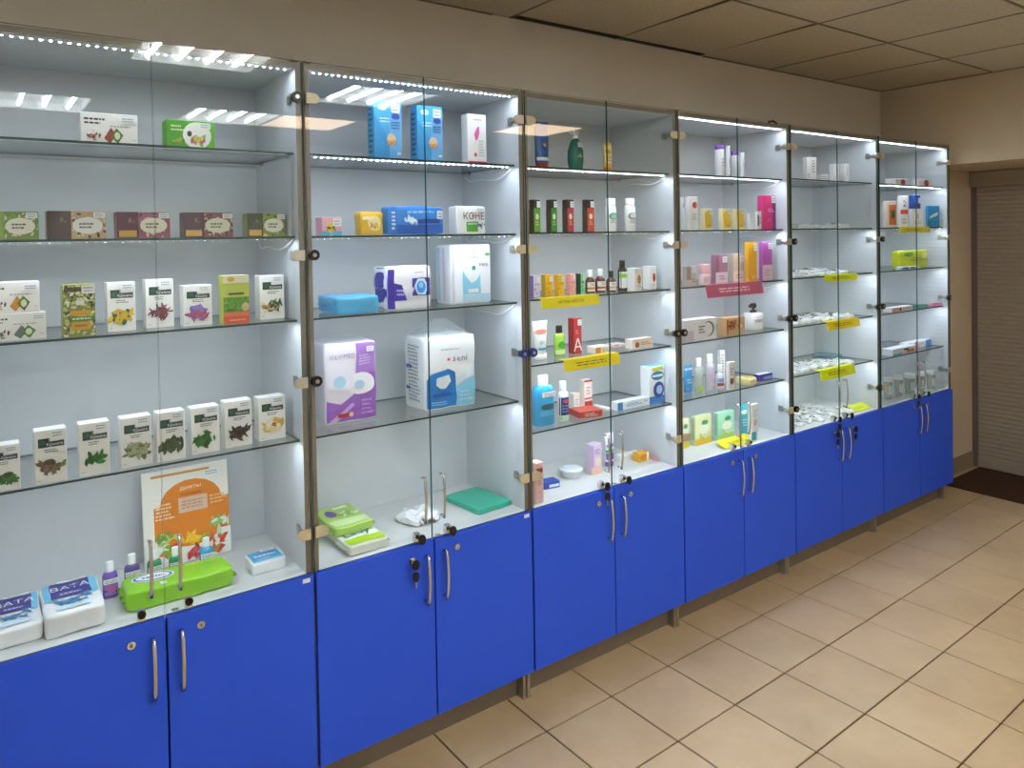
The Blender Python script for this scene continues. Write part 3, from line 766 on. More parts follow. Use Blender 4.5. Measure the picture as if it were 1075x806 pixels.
def bluebox():
    return [('r', 0, .55, 1, 1, '45b0d8'), ('p', [(0, .0), (0, .75), (.55, .35), (.6, 0)], '3596d0'), ('r', .55, .02, 1, .78, '6cb0e4'), ('e', .3, .88, .16, .05, 'e8f4fa'), ('e', .62, .36, .17, .09, 'e8c4a0'), ('l', .62, .30, .17, ['c8864a', 'd8a068', 'b87a44'], 14, 3, .6),
            ('x', .2, .62, .6, .72, 'd8eef8', 2, 3), ('e', .78, .74, .16, .05, '2a4a9c'), ('r', .82, .1, .95, .14, 'e8f0f6'), ('x', .6, .52, .95, .66, '2a5a94', 3, 3)]
def pinkleaf():
    return [('r', 0, 0, 1, .075, 'd0304a'), ('p', [(.42, .48), (.34, .6), (.5, .74), (.62, .76), (.62, .62), (.52, .5)], 'e06aa8'), ('p', [(.40, .44), (.48, .52), (.56, .68)], 'b83a80'), ('x', .3, .86, .8, .92, 'b0a8a8', 1, 3), ('e', .4, .2, .08, .04, 'd05a48'), ('x', .55, .16, .9, .5, 'c8c0be', 6, 3)]
def bluewipes():
    return [('r', 0.02, .02, .98, .35, '1c5cb8'), ('r', .02, .04, .14, .96, '2a78c8'), ('l', .4, .55, .14, ['cce8f6', 'e8f4fa', 'a8d4ee'], 16, 3), ('r', .5, .40, .92, .55, '1a3f90'), ('x', .3, .72, .85, .86, '9ad0f0', 1, 3), ('x', .04, .15, .11, .85, 'e4f0f8', 5, 5)]
def kone():
    return [('t', .58, .52, .26, '54202c', 'КОНЕ', .95), ('r', .3, .08, .72, .44, '5aa83a'), ('x', .34, .3, .7, .42, 'dcecd0', 1, 3), ('l', .82, .3, .14, ['2a4a9c', '3a7ac8', '4a9a3a'], 12, 3), ('e', .52, .65, .03, .05, 'd84a3a')]
def purplepad():
    return [('r', .0, .02, .17, .95, '3a2a9c'), ('p', [(.17, .2), (.17, .62), (.34, .58), (.44, .2)], '3a2a9c'), ('r', .56, .3, .98, .72, '43349e'), ('p', [(.6, .5), (.68, .7), (.84, .7), (.92, .5), (.84, .32), (.68, .32)], 'cfe4f4'), ('e', .76, .5, .1, .14, '2a8ad8'), ('e', .76, .54, .05, .07, '8acaf0'),
            ('l', .46, .42, .12, ['e8e4ee', 'd8d2e4', 'f4f2f6'], 12, 3), ('x', .2, .3, .4, .5, 'c8c0ec', 2, 3), ('x', .6, .82, .85, .88, 'b8b0c8', 1, 3)]
def seniA():
    return [('p', [(.28, .02), (.28, .56), (.38, .44), (.5, .34), (.62, .38), (.72, .5), (.72, .02)], '86c8e4'), ('r', .3, .02, .96, .16, 'b8dcea'), ('t', .8, .62, .09, '3a2a5a', 'seni', 1.0), ('r', .84, .8, .96, .85, '5ac83a'), ('e', .55, .6, .05, .04, '5a9aa8'), ('r', .4, .18, .66, .24, 'e8ecdc'),
            ('x', .42, .76, .76, .8, 'b0b8bc', 1, 3), ('r', .02, .05, .07, .95, 'd8cce4')]
def seniB():
    return [('p', [(.02, .02), (.04, .42), (.12, .5), (.45, .55), (.58, .5), (.62, .1), (.6, .02)], '1f80cc'), ('p', [(.6, .02), (.62, .3), (.98, .42), (.98, .02)], '86ccea'), ('p', [(.62, .32), (.98, .45), (.98, .56), (.62, .42)], 'dcecf4'), ('t', .68, .64, .1, '2c2a6a', 'seni', 1.1), ('e', .46, .68, .03, .02, 'd84a3a'),
            ('p', [(.2, .34), (.22, .44), (.46, .47), (.5, .37), (.4, .28), (.3, .28)], 'e8eef2'), ('r', .14, .17, .5, .23, '2462b4'), ('x', .1, .06, .45, .12, 'a8d4ee', 2, 3), ('x', .3, .8, .7, .84, 'b0b8c0', 1, 3), ('x', .66, .08, .95, .24, 'c8e6f4', 3, 4)]
def olomed():
    return [('r', .60, .6, .99, .99, 'a878c8'), ('p', [(.02, .02), (.02, .30), (.3, .24), (.98, .52), (.98, .02)], '9c64c0'), ('r', .7, .02, .99, .6, '9a60be'), ('t', .36, .80, .065, '9a8aa8', 'OLOMEDI', .9), ('e', .68, .47, .27, .14, 'f4f2f6'), ('e', .3, .52, .26, .12, 'eeeaf4'), ('e', .28, .52, .12, .075, 'b4d8ee'), ('e', .66, .46, .1, .06, 'b8d4ec'),
            ('p', [(.04, .02), (.5, .24), (.56, .22), (.2, .02)], 'cfaee0'), ('r', .24, .08, .46, .13, 'c8303c'), ('e', .49, .105, .045, .03, 'f0c8c8'), ('x', .64, .70, .9, .84, 'd8c0e8', 4, 3), ('x', .68, .08, .94, .28, 'c8a0dc', 4, 4)]
def limewipes(k):
    if k == 2: return [('e', .28, .62, .14, .14, '6a4a9c'), ('r', .02, .02, .98, .3, 'cfe6a0'), ('l', .65, .5, .25, ['7ac03a', 'e8f0d0', '9ad05a'], 20, 3), ('r', .45, .75, .8, .85, 'eef4e0')]
    return [('r', .02, .02, .98, .26, 'b4d820'), ('l', .5, .6, .4, ['6aa84a', 'e6eedc', 'c4dca8', '3a6a9c'], 30, 4), ('t', .45, .34, .18, '30507a', 'Lady', .9), ('r', .02, .5, .98, .56, 'd8e8c0')]
def put(o, x, y, z, rz, label, cat, group=None, rx=0):
    o.location = (x, y, z); o.rotation_euler = (rx, 0, rz)
    return tag(o, label, cat, group)

# ------------------------------------------------------------------ products
put(carton('tea_box',0.1317,0.0600,0.0823,'efece4',teabag('9a4a34','5a7a2a'),st=(.68,.72,.28,.2)), -0.4794, 0.1300, 1.8934, 0.000, 'white tea box with brown and green leaf picture beside the green box', 'tea box', None)
put(carton('tea_box',0.1240,0.0600,0.0794,'62b52c',greenbox(),st=(.66,.74,.24,.2)), -0.2802, 0.1300, 1.8934, 0.000, 'bright green box with a white round fruit picture on the top shelf', 'tea box', None)
put(carton('tea_box',0.1183,0.0500,0.0681,'7a9433',spicebox('8fae3c','7a9433','f0ead2',False),st=(.78,.76,.2,.2)), -0.6997, 0.1250, 1.6534, 0.000, 'olive green tea box with cream label, next to the wood-patterned brown box', 'tea box', 'spice tea boxes on the second shelf')
put(carton('tea_box',0.1306,0.0500,0.0703,'c8a878',spicebox('4a2f24','c8a878','f1eee4',False),st=(.78,.76,.2,.2)), -0.5581, 0.1250, 1.6534, 0.000, 'dark brown tea box whose right half shows tan wood chips behind a white label', 'tea box', 'spice tea boxes on the second shelf')
put(carton('tea_box',0.1290,0.0500,0.0691,'a05a68',spicebox('5d1f36','a05a68','f0e6d0',True),st=(.78,.76,.2,.2)), -0.4044, 0.1250, 1.6534, 0.000, 'burgundy tea box with a gold corner patch and mauve right half', 'tea box', 'spice tea boxes on the second shelf')
put(carton('tea_box',0.1314,0.0500,0.0689,'8a5058',spicebox('4a1b2a','8a5058','e6e2c4',True),st=(.78,.76,.2,.2)), -0.2403, 0.1250, 1.6534, 0.000, 'dark maroon tea box with a gold corner patch, between burgundy and olive boxes', 'tea box', 'spice tea boxes on the second shelf')
put(carton('tea_box',0.1107,0.0500,0.0674,'8a9c3c',spicebox('3a4a1c','8a9c3c','f0efd8',True),st=(.78,.76,.2,.2)), -0.0793, 0.1250, 1.6534, 0.000, 'dark olive tea box with gold corner patch at the right end of its row', 'tea box', 'spice tea boxes on the second shelf')
put(carton('tea_box',0.1328,0.0700,0.0650,'f0ede6',teabag('6d7466','5a7a3a',1),st=(.78,.72,.2,.2)), -0.6996, 0.0950, 1.4134, 0.000, 'white tea box with grey-green leaf picture, lower one of a stacked pair', 'tea box', None)
put(carton('tea_box',0.1208,0.0700,0.0744,'f2efe8',teabag('c98a1e','6a7a2a',1),st=(.72,.72,.26,.2)), -0.7056, 0.0970, 1.4784, 0.000, 'white tea box with orange and green leaf picture, stacked on another', 'tea box', None)
put(carton('herb_carton',0.0701,0.0500,0.1283,'8d9440',floral(),st=(.58,.82,.4,.16)), -0.5649, 0.0630, 1.4134, 0.000, 'yellow-green flower-covered herb carton with orange title band', 'carton', None)
put(carton('herb_carton',0.0662,0.0450,0.1270,'f2f0ea',tea('123a30',['d9a91c', 'e0b825', '2f5a2c', 'd9a91c'],30,1,0.32),st=(.5,.845,.42,.13)), -0.4652, 0.1068, 1.4134, 0.000, 'white herb carton with yellow flowers and two dark green leaves', 'carton', 'white herbal tea cartons')
put(carton('herb_carton',0.0692,0.0450,0.1296,'f2f0ea',tea('123a30',['7a2f3a', '6a2430', '8c4650', '5e2a2a'],34,2,0.18),st=(.5,.845,.42,.13)), -0.3698, 0.1266, 1.4134, 0.000, 'white herb carton with dark red spiky herb picture', 'carton', 'white herbal tea cartons')
put(carton('herb_carton',0.0738,0.0450,0.1102,'f2f0ea',tea('123a30',['b8424e', 'a8404c', '7f62b8', '8c74c4'],26,3,0.32),st=(.5,.845,.42,.13)), -0.2796, 0.1001, 1.4134, 0.000, 'short white herb carton with red and violet blossom picture', 'carton', 'white herbal tea cartons')
put(carton('herb_carton',0.0697,0.0450,0.1340,'b9c43e',meadow(),top='f2e6c0'), -0.1862, 0.0680, 1.4134, 0.000, 'green meadow herb carton with an orange band along its foot', 'carton', None)
put(carton('herb_carton',0.0720,0.0450,0.1276,'f2f0ea',tea('123a30',['2f6a40', '24543a', 'e8dcb0', 'c98f4a'],22,5,0.22),st=(.5,.845,.42,.13)), -0.0698, 0.1185, 1.4134, 0.000, 'white herb carton with pale flower and dark green sprigs, right end of the third shelf', 'carton', 'white herbal tea cartons')
put(carton('herb_carton',0.0613,0.0450,0.1070,'f2f0ea',tea('123040',['2f6a34', '3d7a3c', '24502c'],24,20,0.3),st=(.5,.845,.42,.13)), -0.7255, 0.0605, 1.0664, 0.000, 'white herb carton with bushy green herb, left end of the fourth shelf', 'carton', 'white herbal tea cartons')
put(carton('herb_carton',0.0669,0.0450,0.1285,'f2f0ea',tea('14263e',['6a5248', '7d655c', '5c8a2e', '54403a'],22,21,0.3),st=(.5,.845,.42,.13)), -0.6330, 0.0605, 1.0664, 0.000, 'white herb carton with navy band and brown buds beside a green sprig', 'carton', 'white herbal tea cartons')
put(carton('herb_carton',0.0675,0.0450,0.1295,'f2f0ea',tea('123a38',['1f7a34', '2c8a3e', '186028'],14,22,0.3),st=(.5,.845,.42,.13)), -0.5395, 0.0656, 1.0664, 0.000, 'white herb carton with a few broad bright green leaves', 'carton', 'white herbal tea cartons')
put(carton('herb_carton',0.0728,0.0450,0.1272,'f2f0ea',tea('123a30',['7c8a64', '98a27c', '647450', 'a8b08c'],40,23,0.3),st=(.5,.845,.42,.13)), -0.4433, 0.0770, 1.0664, 0.000, 'white herb carton with a wreath of pale grey-green leaves', 'carton', 'white herbal tea cartons')
put(carton('herb_carton',0.0691,0.0450,0.1292,'f2f0ea',tea('123a30',['26452c', '33543a', '1c3826'],30,24,0.3),st=(.5,.845,.42,.13)), -0.3611, 0.0706, 1.0664, 0.000, 'white herb carton with a wide heap of dark green herb', 'carton', 'white herbal tea cartons')
put(carton('herb_carton',0.0735,0.0450,0.1262,'f2f0ea',tea('123a30',['1d6a2c', '155222', '2a7a38'],24,25,0.3),st=(.5,.845,.42,.13)), -0.2709, 0.0863, 1.0664, 0.000, 'white herb carton with a tall dense green herb bunch', 'carton', 'white herbal tea cartons')
put(carton('herb_carton',0.0738,0.0450,0.1284,'f2f0ea',tea('123a30',['3c302c', '2c2422', '544640'],34,26,0.2),st=(.5,.845,.42,.13)), -0.1804, 0.0941, 1.0664, 0.000, 'white herb carton with a heap of dark brown buds', 'carton', 'white herbal tea cartons')
put(carton('herb_carton',0.0771,0.0450,0.1246,'f2f0ea',tea('123a30',['efe6cc', 'e6d6a0', 'f4ecd8', 'd9b25a'],18,27,0.3),st=(.5,.845,.42,.13)), -0.0831, 0.1024, 1.0664, 0.000, 'white herb carton with a pale daisy picture, right end of the fourth shelf', 'carton', 'white herbal tea cartons')
put(pack('cotton_pack',0.1104,0.2000,0.0442,'f4f5f5',cotton(),'top',k=12,wr=.003,seed=1,st=(.30,.90,.5,.07)), -0.7108, 0.1614, 0.6844, 0.000, 'white and blue cotton wool pack lying next to the left side panel', 'pack', 'cotton wool packs')
put(pack('cotton_pack',0.1312,0.2000,0.0572,'f4f5f5',cotton(),'top',k=12,wr=.003,seed=2,st=(.30,.90,.5,.07)), -0.5890, 0.1427, 0.6844, 0.000, 'white and blue cotton wool pack lying beside the purple gel bottle', 'pack', 'cotton wool packs')
put(bottle('gel_bottle',0.0368,0.0221,0.0961,'gel','6a4ca8','f3f3f3',[('e',.5,.34,.3,.12,'9a6ac4'),('e',.55,.26,.14,.07,'d05aa0'),('x',.3,.1,.7,.2,'b9a8e0',2)],st=(.3,.42,.4,.14)), -0.4932, 0.2022, 0.6844, 0.000, 'small purple hand gel bottle with white cap beside the cotton pack', 'bottle', 'hand gel bottles')
put(bottle('gel_bottle',0.0381,0.0229,0.0992,'gel','54468c','f3f3f3',[('r',.25,.3,.75,.5,'cfc8e0')],st=(.3,.42,.4,.14)), -0.4380, 0.2114, 0.6844, 0.000, 'small violet hand gel bottle with pale label behind the lime pack', 'bottle', 'hand gel bottles')
put(bottle('gel_bottle',0.0371,0.0222,0.0954,'gel','2f8f60','f3f3f3',[('r',.25,.3,.75,.5,'d0e6d8')],st=(.3,.42,.4,.14)), -0.3812, 0.2111, 0.6844, 0.000, 'small green hand gel bottle with pale label before the orange book', 'bottle', 'hand gel bottles')
put(bottle('gel_bottle',0.0333,0.0200,0.0904,'gel','1e9a5a','f3f3f3',[('r',.25,.3,.75,.5,'58b884')],st=(.3,.42,.4,.14)), -0.3266, 0.2100, 0.6844, 0.000, 'small emerald hand gel bottle with green label before the orange book', 'bottle', 'hand gel bottles')
put(bottle('gel_bottle',0.0374,0.0225,0.0956,'gel','2a9cd0','f3f3f3',[('r',.25,.3,.75,.5,'d8ecf4')],st=(.3,.42,.4,.14)), -0.2420, 0.2112, 0.6844, 0.000, 'small blue hand gel bottle before the orange book', 'bottle', 'hand gel bottles')
put(pack('tissue_pack',0.2667,0.1150,0.0520,'86cc1e',tissue(),'top',k=10,wr=.004,seed=4,fin=.012,rough=.22), -0.3390, 0.1195, 0.6844, -0.017, 'long lime green tissue pack with a blue oval emblem, lying flat', 'pack', None)
put(carton('diet_book',0.2432,0.0140,0.2800,'f1ece0',dietbook(),st=(.70,.86,.2,.07)), -0.2684, 0.3070, 0.6854, 0.000, 'orange and white booklet with fruit picture leaning on the back panel', 'book', None, rx=math.radians(-6))
put(pack('wipes_pack',0.0979,0.0850,0.0315,'f2f5f6',wipesblue(),'top',k=14,wr=.002,seed=6,st=(.45,.72,.4,.22)), -0.0978, 0.1272, 0.6844, 0.000, 'small white wipes pack with a light blue top, alone by the right side panel', 'pack', None)
put(carton('support_carton',0.0966,0.0500,0.1916,'4aa6d8',bluebox(),st=(.62,.80,.3,.15),side=[('x',.2,.1,.8,.9,'1c4a6a',9)]), 0.3168, 0.1250, 1.8934, 0.000, "tall light blue carton with a tan picture, nearer the cabinet's left side", 'carton', 'tall blue cartons')
put(carton('support_carton',0.0956,0.0500,0.1879,'4aa6d8',bluebox(),st=(.62,.80,.3,.15),side=[('x',.2,.1,.8,.9,'1c4a6a',9)]), 0.4721, 0.1250, 1.8934, 0.000, 'tall light blue carton with a tan picture, next to the white and pink carton', 'carton', 'tall blue cartons')
put(carton('leaf_carton',0.0776,0.0400,0.1764,'f0eeec',pinkleaf()), 0.6601, 0.1200, 1.8934, 0.000, 'white carton with a pink leaf and a red foot band', 'carton', None)
put(carton('soap_box',0.0640,0.0500,0.0564,'e8a8b8',[('r',0,0,1,.25,'4aa6c4'),('e',.45,.45,.22,.3,'e8c83a'),('l',.45,.4,.25,['2a7a4a','222222','e8c83a'],14,3)],st=(.55,.5,.4,.42)), 0.1115, 0.1050, 1.6534, 0.000, 'small pink soap box with a yellow and green picture', 'box', None)
put(pack('wipes_pack',0.0806,0.0500,0.0754,'e8b822',[('e',.6,.5,.3,.34,'f3dca0'),('l',.62,.42,.25,['c98a2a','e6c060','a86a20'],12,5),('r',.1,.65,.6,.8,'f6e9b0')],'front',k=9,wr=.003,seed=8), 0.2546, 0.1250, 1.6534, 0.000, 'yellow soft wipes pack with a beige picture', 'pack', None)
put(pack('wipes_pack',0.2041,0.0600,0.0940,'2f86d4',bluewipes(),'front',k=14,wr=.003,seed=9,st=(.86,.55,.12,.3),fin=.006), 0.4103, 0.1200, 1.6534, 0.000, 'wide blue wipes pack with white splash, beside the yellow pack', 'pack', None)
put(pack('pad_pack',0.1168,0.0600,0.0971,'f2f2f0',kone(),'front',k=16,wr=.002,seed=10,st=(.62,.78,.34,.18)), 0.6245, 0.1200, 1.6534, 0.000, 'white pack with dark capital letters over green and blue print', 'pack', None)
put(pack('film_pack',0.1428,0.1600,0.0539,'4fb4e4',[],'top',k=10,wr=.004,seed=11,fin=.008), 0.1800, 0.1300, 1.4134, 0.000, 'flat light blue film-wrapped pack lying below the small pink box', 'pack', None)
put(pack('pad_pack',0.1622,0.1000,0.1384,'f2f1f4',purplepad(),'front',k=16,wr=.003,seed=12,fin=.006,side=[('r',0,0,1,1,'3a2a9c')]), 0.3722, 0.1300, 1.4134, 0.000, 'white and dark violet pad pack with a blue drop picture', 'pack', None)
put(pack('diaper_pack',0.1667,0.1000,0.2049,'eceff0',seniA(),'front',k=24,wr=.002,seed=13,side=[('r',.1,.05,.3,.95,'b9d8e8'),('r',.5,.05,.62,.95,'d8cce4')]), 0.6300, 0.1562, 1.4134, 0.000, 'white pack with a sky blue wave and green corner mark', 'pack', None)
put(pack('diaper_pack',0.1755,0.1400,0.2529,'efeaf2',olomed(),'front',k=24,wr=.003,seed=14,st=(.80,.86,.14,.07)), 0.1819, 0.1931, 1.0664, 0.000, 'large white and purple diaper pack with pale briefs picture', 'pack', None)
put(pack('diaper_pack',0.2015,0.1400,0.2444,'eef1f2',seniB(),'front',k=24,film=.055,wr=.003,seed=15,side=[('x',.2,.1,.8,.9,'9aa0a8',16),('r',.1,.55,.4,.6,'2a5ab8')]+[('r',.1,.25,.3,.3,'2a5ab8')]), 0.5278, 0.1574, 1.0664, 0.000, 'large white diaper pack with a bright blue panel in a clear bag', 'pack', None)
put(pack('wipes_pack',0.1316,0.2200,0.0300,'e9efdc',limewipes(1),'top',k=12,wr=.003,seed=16,fin=.01), 0.1921, 0.1400, 0.6844, 0.000, 'white and lime wipes pack, lower one of the flat pair', 'pack', None)
put(pack('wipes_pack',0.1341,0.2000,0.0300,'a9cf62',limewipes(2),'top',k=12,wr=.003,seed=17,fin=.01), 0.1831, 0.2200, 0.7144, 0.000, 'lime green wipes pack with a violet oval, lying on top of another', 'pack', None)
put(pack('plastic_bag',0.1265,0.1300,0.0267,'f2f3f3',[],'top',k=3,wr=.020,seed=18,rough=.2,n=24,fr=40), 0.4368, 0.1699, 0.6844, 0.000, 'crumpled white plastic bag lying on the display board', 'bag', None)
put(pack('folded_sheet',0.1518,0.2000,0.0200,'1fae94',[],'top',k=16,wr=.003,seed=19,rough=.18), 0.6844, 0.1729, 0.6844, 0.087, 'folded teal green plastic sheet near the right side panel', 'sheet', None)
put(tube('paste_tube',0.0676,0.0372,0.1750,'175a9c','c2362c',[('r',.1,.17,.9,.24,'e8ecf0'),('l',.55,.5,.16,['e8907a','d85a4a','f2f2f2'],8,3)],caph=.12), 0.9539, 0.1086, 1.8924, 0.000, 'blue tube standing on a red cap on the top shelf', 'tube', None)
put(bottle('pump_bottle',0.0724,0.0507,0.1579,'teardrop','0f7a6c','e6e8e4',[('l',.5,.38,.14,['c8b83a','a8c84a'],7,3)],st=(.42,.58,.3,.12)), 1.1352, 0.1253, 1.8924, 0.000, 'dark teal drop-shaped bottle with white pump', 'bottle', None)
put(tube('cream_tube',0.0486,0.0268,0.1204,'dcb84a','d98a1e',[('r',.2,.3,.8,.9,'f2e2a0'),('e',.5,.68,.2,.08,'d99a2a'),('x',.3,.35,.7,.55,'a87a2a',3)],caph=.16), 1.2931, 0.1134, 1.8924, 0.000, 'yellow cream tube with an orange cap', 'tube', None)
put(carton('shampoo_box',0.0300,0.0300,0.1214,'1c1a18',[('r',0,.02,1,.74,'5a9a2a'),('e',.5,.48,.25,.09,'e6dcc0'),('x',.25,.2,.75,.36,'d8c060',2)],st=(.42,.76,.5,.18),side=[('r',0,0,1,.7,'3a3224')]), 0.9206, 0.1150, 1.6564, 0.000, "green shampoo box with black top, nearest the cabinet's left side", 'box', 'black-topped shampoo boxes')
put(carton('shampoo_box',0.0285,0.0300,0.1227,'1c1a18',[('r',0,.02,1,.74,'2f8a34'),('e',.5,.48,.25,.09,'e6dcc0'),('x',.25,.2,.75,.36,'d8c060',2)],st=(.42,.76,.5,.18),side=[('r',0,0,1,.7,'3a3224')]), 1.0016, 0.1150, 1.6564, 0.000, 'dark green box with black top between green and red boxes', 'box', 'black-topped shampoo boxes')
put(carton('shampoo_box',0.0317,0.0300,0.1241,'1c1a18',[('r',0,.02,1,.74,'b03444'),('e',.5,.48,.25,.09,'e6dcc0'),('x',.25,.2,.75,.36,'d8c060',2)],st=(.42,.76,.5,.18),side=[('r',0,0,1,.7,'3a3224')]), 1.0831, 0.1150, 1.6564, 0.000, 'crimson box with black top beside the dark green box', 'box', 'black-topped shampoo boxes')
put(carton('shampoo_box',0.0353,0.0300,0.1258,'1c1a18',[('r',0,.02,1,.74,'c04438'),('e',.5,.48,.25,.09,'e6dcc0'),('x',.25,.2,.75,.36,'d8c060',2)],st=(.42,.76,.5,.18),side=[('r',0,0,1,.7,'3a3224')]), 1.1875, 0.1150, 1.6564, 0.000, 'brick red box with black top beside the white bottles', 'box', 'black-topped shampoo boxes')
put(bottle('shampoo_bottle',0.0546,0.0328,0.1338,'shampoo','eeefec','f4f4f2',[('e',.5,.46,.28,.1,'4f9a80'),('e',.52,.45,.18,.07,'9ad0b8'),('x',.3,.25,.7,.34,'9aa09a',2)]), 1.3110, 0.1164, 1.6564, 0.000, 'white shampoo bottle with a green round mark', 'bottle', None)
put(bottle('shampoo_bottle',0.0563,0.0338,0.1357,'shampoo','eeefec','f4f4f2',[('e',.5,.46,.28,.1,'8c9290'),('e',.54,.47,.2,.07,'e4e6e6'),('x',.3,.25,.7,.34,'9aa09a',2)]), 1.4191, 0.1169, 1.6564, 0.000, 'white shampoo bottle with a grey ring mark', 'bottle', None)
put(carton('oil_box',0.0305,0.0280,0.0790,'c9c2d6',[('l',.3,.35,.3,['8f7ac0'],8,4),('r',.1,.55,.9,.6,'8f7ac0'),('x',.2,.1,.8,.25,'8f7ac0',2)],st=(.5,.7,.45,.2),side=[('r', 0, 0, 1, 1, '8f7ac0')]), 0.9220, 0.1252, 1.4174, 0.000, 'lilac and grey oil box at the left end of the oil row', 'box', 'small aroma oil boxes in a row')
put(carton('oil_box',0.0311,0.0280,0.0800,'e8b41e',[('l',.3,.35,.3,['c08a10'],8,4),('r',.1,.55,.9,.6,'c08a10'),('x',.2,.1,.8,.25,'c08a10',2)],st=(.5,.7,.45,.2),side=[]), 0.9814, 0.1253, 1.4174, 0.000, 'yellow oil box next to the lilac one', 'box', 'small aroma oil boxes in a row')
put(carton('oil_box',0.0284,0.0280,0.0799,'e8b822',[('l',.3,.35,.3,['b8861a'],8,4),('r',.1,.55,.9,.6,'b8861a'),('x',.2,.1,.8,.25,'b8861a',2)],st=(.5,.7,.45,.2),side=[]), 1.0114, 0.0900, 1.4174, 0.000, 'yellow oil box next to the pink one', 'box', 'small aroma oil boxes in a row')
put(carton('oil_box',0.0247,0.0280,0.0800,'f0a8a4',[('l',.3,.35,.3,['d88078'],8,4),('r',.1,.55,.9,.6,'d88078'),('x',.2,.1,.8,.25,'d88078',2)],st=(.5,.7,.45,.2),side=[]), 1.0843, 0.1087, 1.4174, 0.000, 'pink oil box between yellow and green boxes', 'box', 'small aroma oil boxes in a row')
put(carton('oil_box',0.0179,0.0280,0.0777,'6ad08a',[('l',.3,.35,.3,['1a3a26'],8,4),('r',.1,.55,.9,.6,'1a3a26'),('x',.2,.1,.8,.25,'1a3a26',2)],st=(.5,.7,.45,.2),side=[('r', 0, 0, 1, 1, '1a3a26')]), 1.1390, 0.1143, 1.4174, 0.000, 'mint green and black oil box', 'box', 'small aroma oil boxes in a row')
put(bottle('medicine_bottle',0.0379,0.0379,0.0899,'med','5a3018','f4f4f2',[('r',.08,.06,.92,.46,'f0e8dc'),('r',.08,.14,.92,.24,'c8743a'),('x',.3,.3,.7,.42,'8a6a50',2)]), 1.1992, 0.1240, 1.4174, 0.000, 'brown glass medicine bottle with white cap beside the mint box', 'bottle', None)
put(bottle('medicine_bottle',0.0402,0.0402,0.0911,'med','5a3018','f4f4f2',[('r',.08,.06,.92,.46,'f0e8dc'),('r',.08,.14,.92,.24,'b85a2a'),('x',.3,.3,.7,.42,'8a6a50',2)]), 1.2609, 0.1313, 1.4174, 0.000, 'brown glass medicine bottle with white cap beside the black-capped bottle', 'bottle', None)
put(bottle('medicine_bottle',0.0386,0.0386,0.0821,'med','5a3018','1a1816',[('r',.08,.06,.92,.46,'f0e8dc'),('r',.08,.14,.92,.24,'d8a080'),('x',.3,.3,.7,.42,'8a6a50',2)]), 1.3060, 0.1170, 1.4174, 0.000, 'short dark bottle with a black cap and white label', 'bottle', None)
put(bottle('oil_bottle',0.0385,0.0385,0.1224,'tall','2a2420','161412',[('r',.05,.08,.95,.62,'eef0ea'),('r',.05,.42,.95,.56,'8ac03a')]), 1.3730, 0.1195, 1.4174, 0.000, 'tall dark oil bottle with a green and white label and black cap', 'bottle', None)
put(carton('cream_box',0.0408,0.0400,0.0918,'efece6',[('e',.62,.5,.24,.2,'b8864a'),('l',.6,.5,.2,['a06a30','d8b070'],8,3),('x',.35,.15,.8,.28,'a8a29a',2)]), 1.3807, 0.0580, 1.4174, 0.000, 'white cream box with a tan oval picture', 'box', None)
put(carton('cream_box',0.0408,0.0400,0.0941,'f0eeea',[('e',.62,.5,.2,.2,'d0402e'),('l',.6,.5,.18,['c83a2a','e06a50'],8,3),('x',.35,.12,.8,.24,'a8a29a',2)]), 1.5103, 0.0982, 1.4174, 0.000, 'white cream box with a red oval picture', 'box', None)
put(tube('cream_tube',0.0718,0.0359,0.1425,'eef0ee','f4f5f4',[('e',.5,.72,.3,.07,'e8a8a0'),('x',.3,.66,.72,.76,'d06a60',2),('r',.25,.24,.75,.3,'2a9ac0'),('e',.5,.45,.14,.05,'a8d8c8')],caph=.13,bot=.62), 0.9416, 0.1222, 1.1834, 0.000, 'white cream tube flaring to a wide top, standing by the left hinge', 'tube', None)
put(bottle('lotion_bottle',0.0490,0.0294,0.1156,'tall','a4d454','1a1c1a',[('e',.55,.36,.26,.12,'2f9a3a'),('r',.1,.06,.9,.2,'d0ecb0')]), 1.0468, 0.1360, 1.1834, 0.000, 'lime green lotion bottle with a black cap', 'bottle', None)
put(carton('red_carton',0.0403,0.0350,0.1384,'b02c34',[('t',.5,.08,.36,'f4ecec','А'),('x',.2,.55,.6,.68,'e0a0a0',2)],st=(.45,.80,.5,.16)), 1.1265, 0.1355, 1.1834, 0.000, 'narrow red carton with a large white capital letter', 'carton', None)
put(carton('ointment_box',0.0794,0.0500,0.0275,'f0ece4',[('r',0,.1,.35,.9,'e0904a'),('x',.45,.2,.95,.7,'b8a898',2)]), 1.2071, 0.0878, 1.1834, 0.000, 'flat white ointment box with an orange end, near the red carton', 'box', None)
put(carton('ointment_box',0.0653,0.0500,0.0117,'f1ede6',[('r',0,.3,.4,1,'e8a070'),('x',.5,.2,.95,.7,'c8b8a8',2)]), 1.3753, 0.1650, 1.1834, 0.000, 'flat white ointment box with a peach end, behind the yellow card', 'box', None)
put(carton('ointment_box',0.1227,0.0400,0.0384,'f0e8dc',[('e',.24,.4,.1,.3,'b8542c'),('x',.4,.3,.9,.7,'c06a40',2),('r',0,.86,1,1,'e6c8a8')]), 1.4187, 0.0742, 1.1834, 0.000, 'long cream ointment box with a brown dot, right end of its shelf', 'box', None)
put(bottle('mouthwash_bottle',0.0881,0.0485,0.1839,'wash','34aade','f4f6f6',[('e',.55,.38,.2,.06,'2a5a6a'),('x',.3,.2,.7,.3,'6ac4e4',3)],st=(.4,.58,.36,.1)), 0.9311, 0.0964, 0.9434, 0.000, 'large clear blue mouthwash bottle with white cap', 'bottle', None)
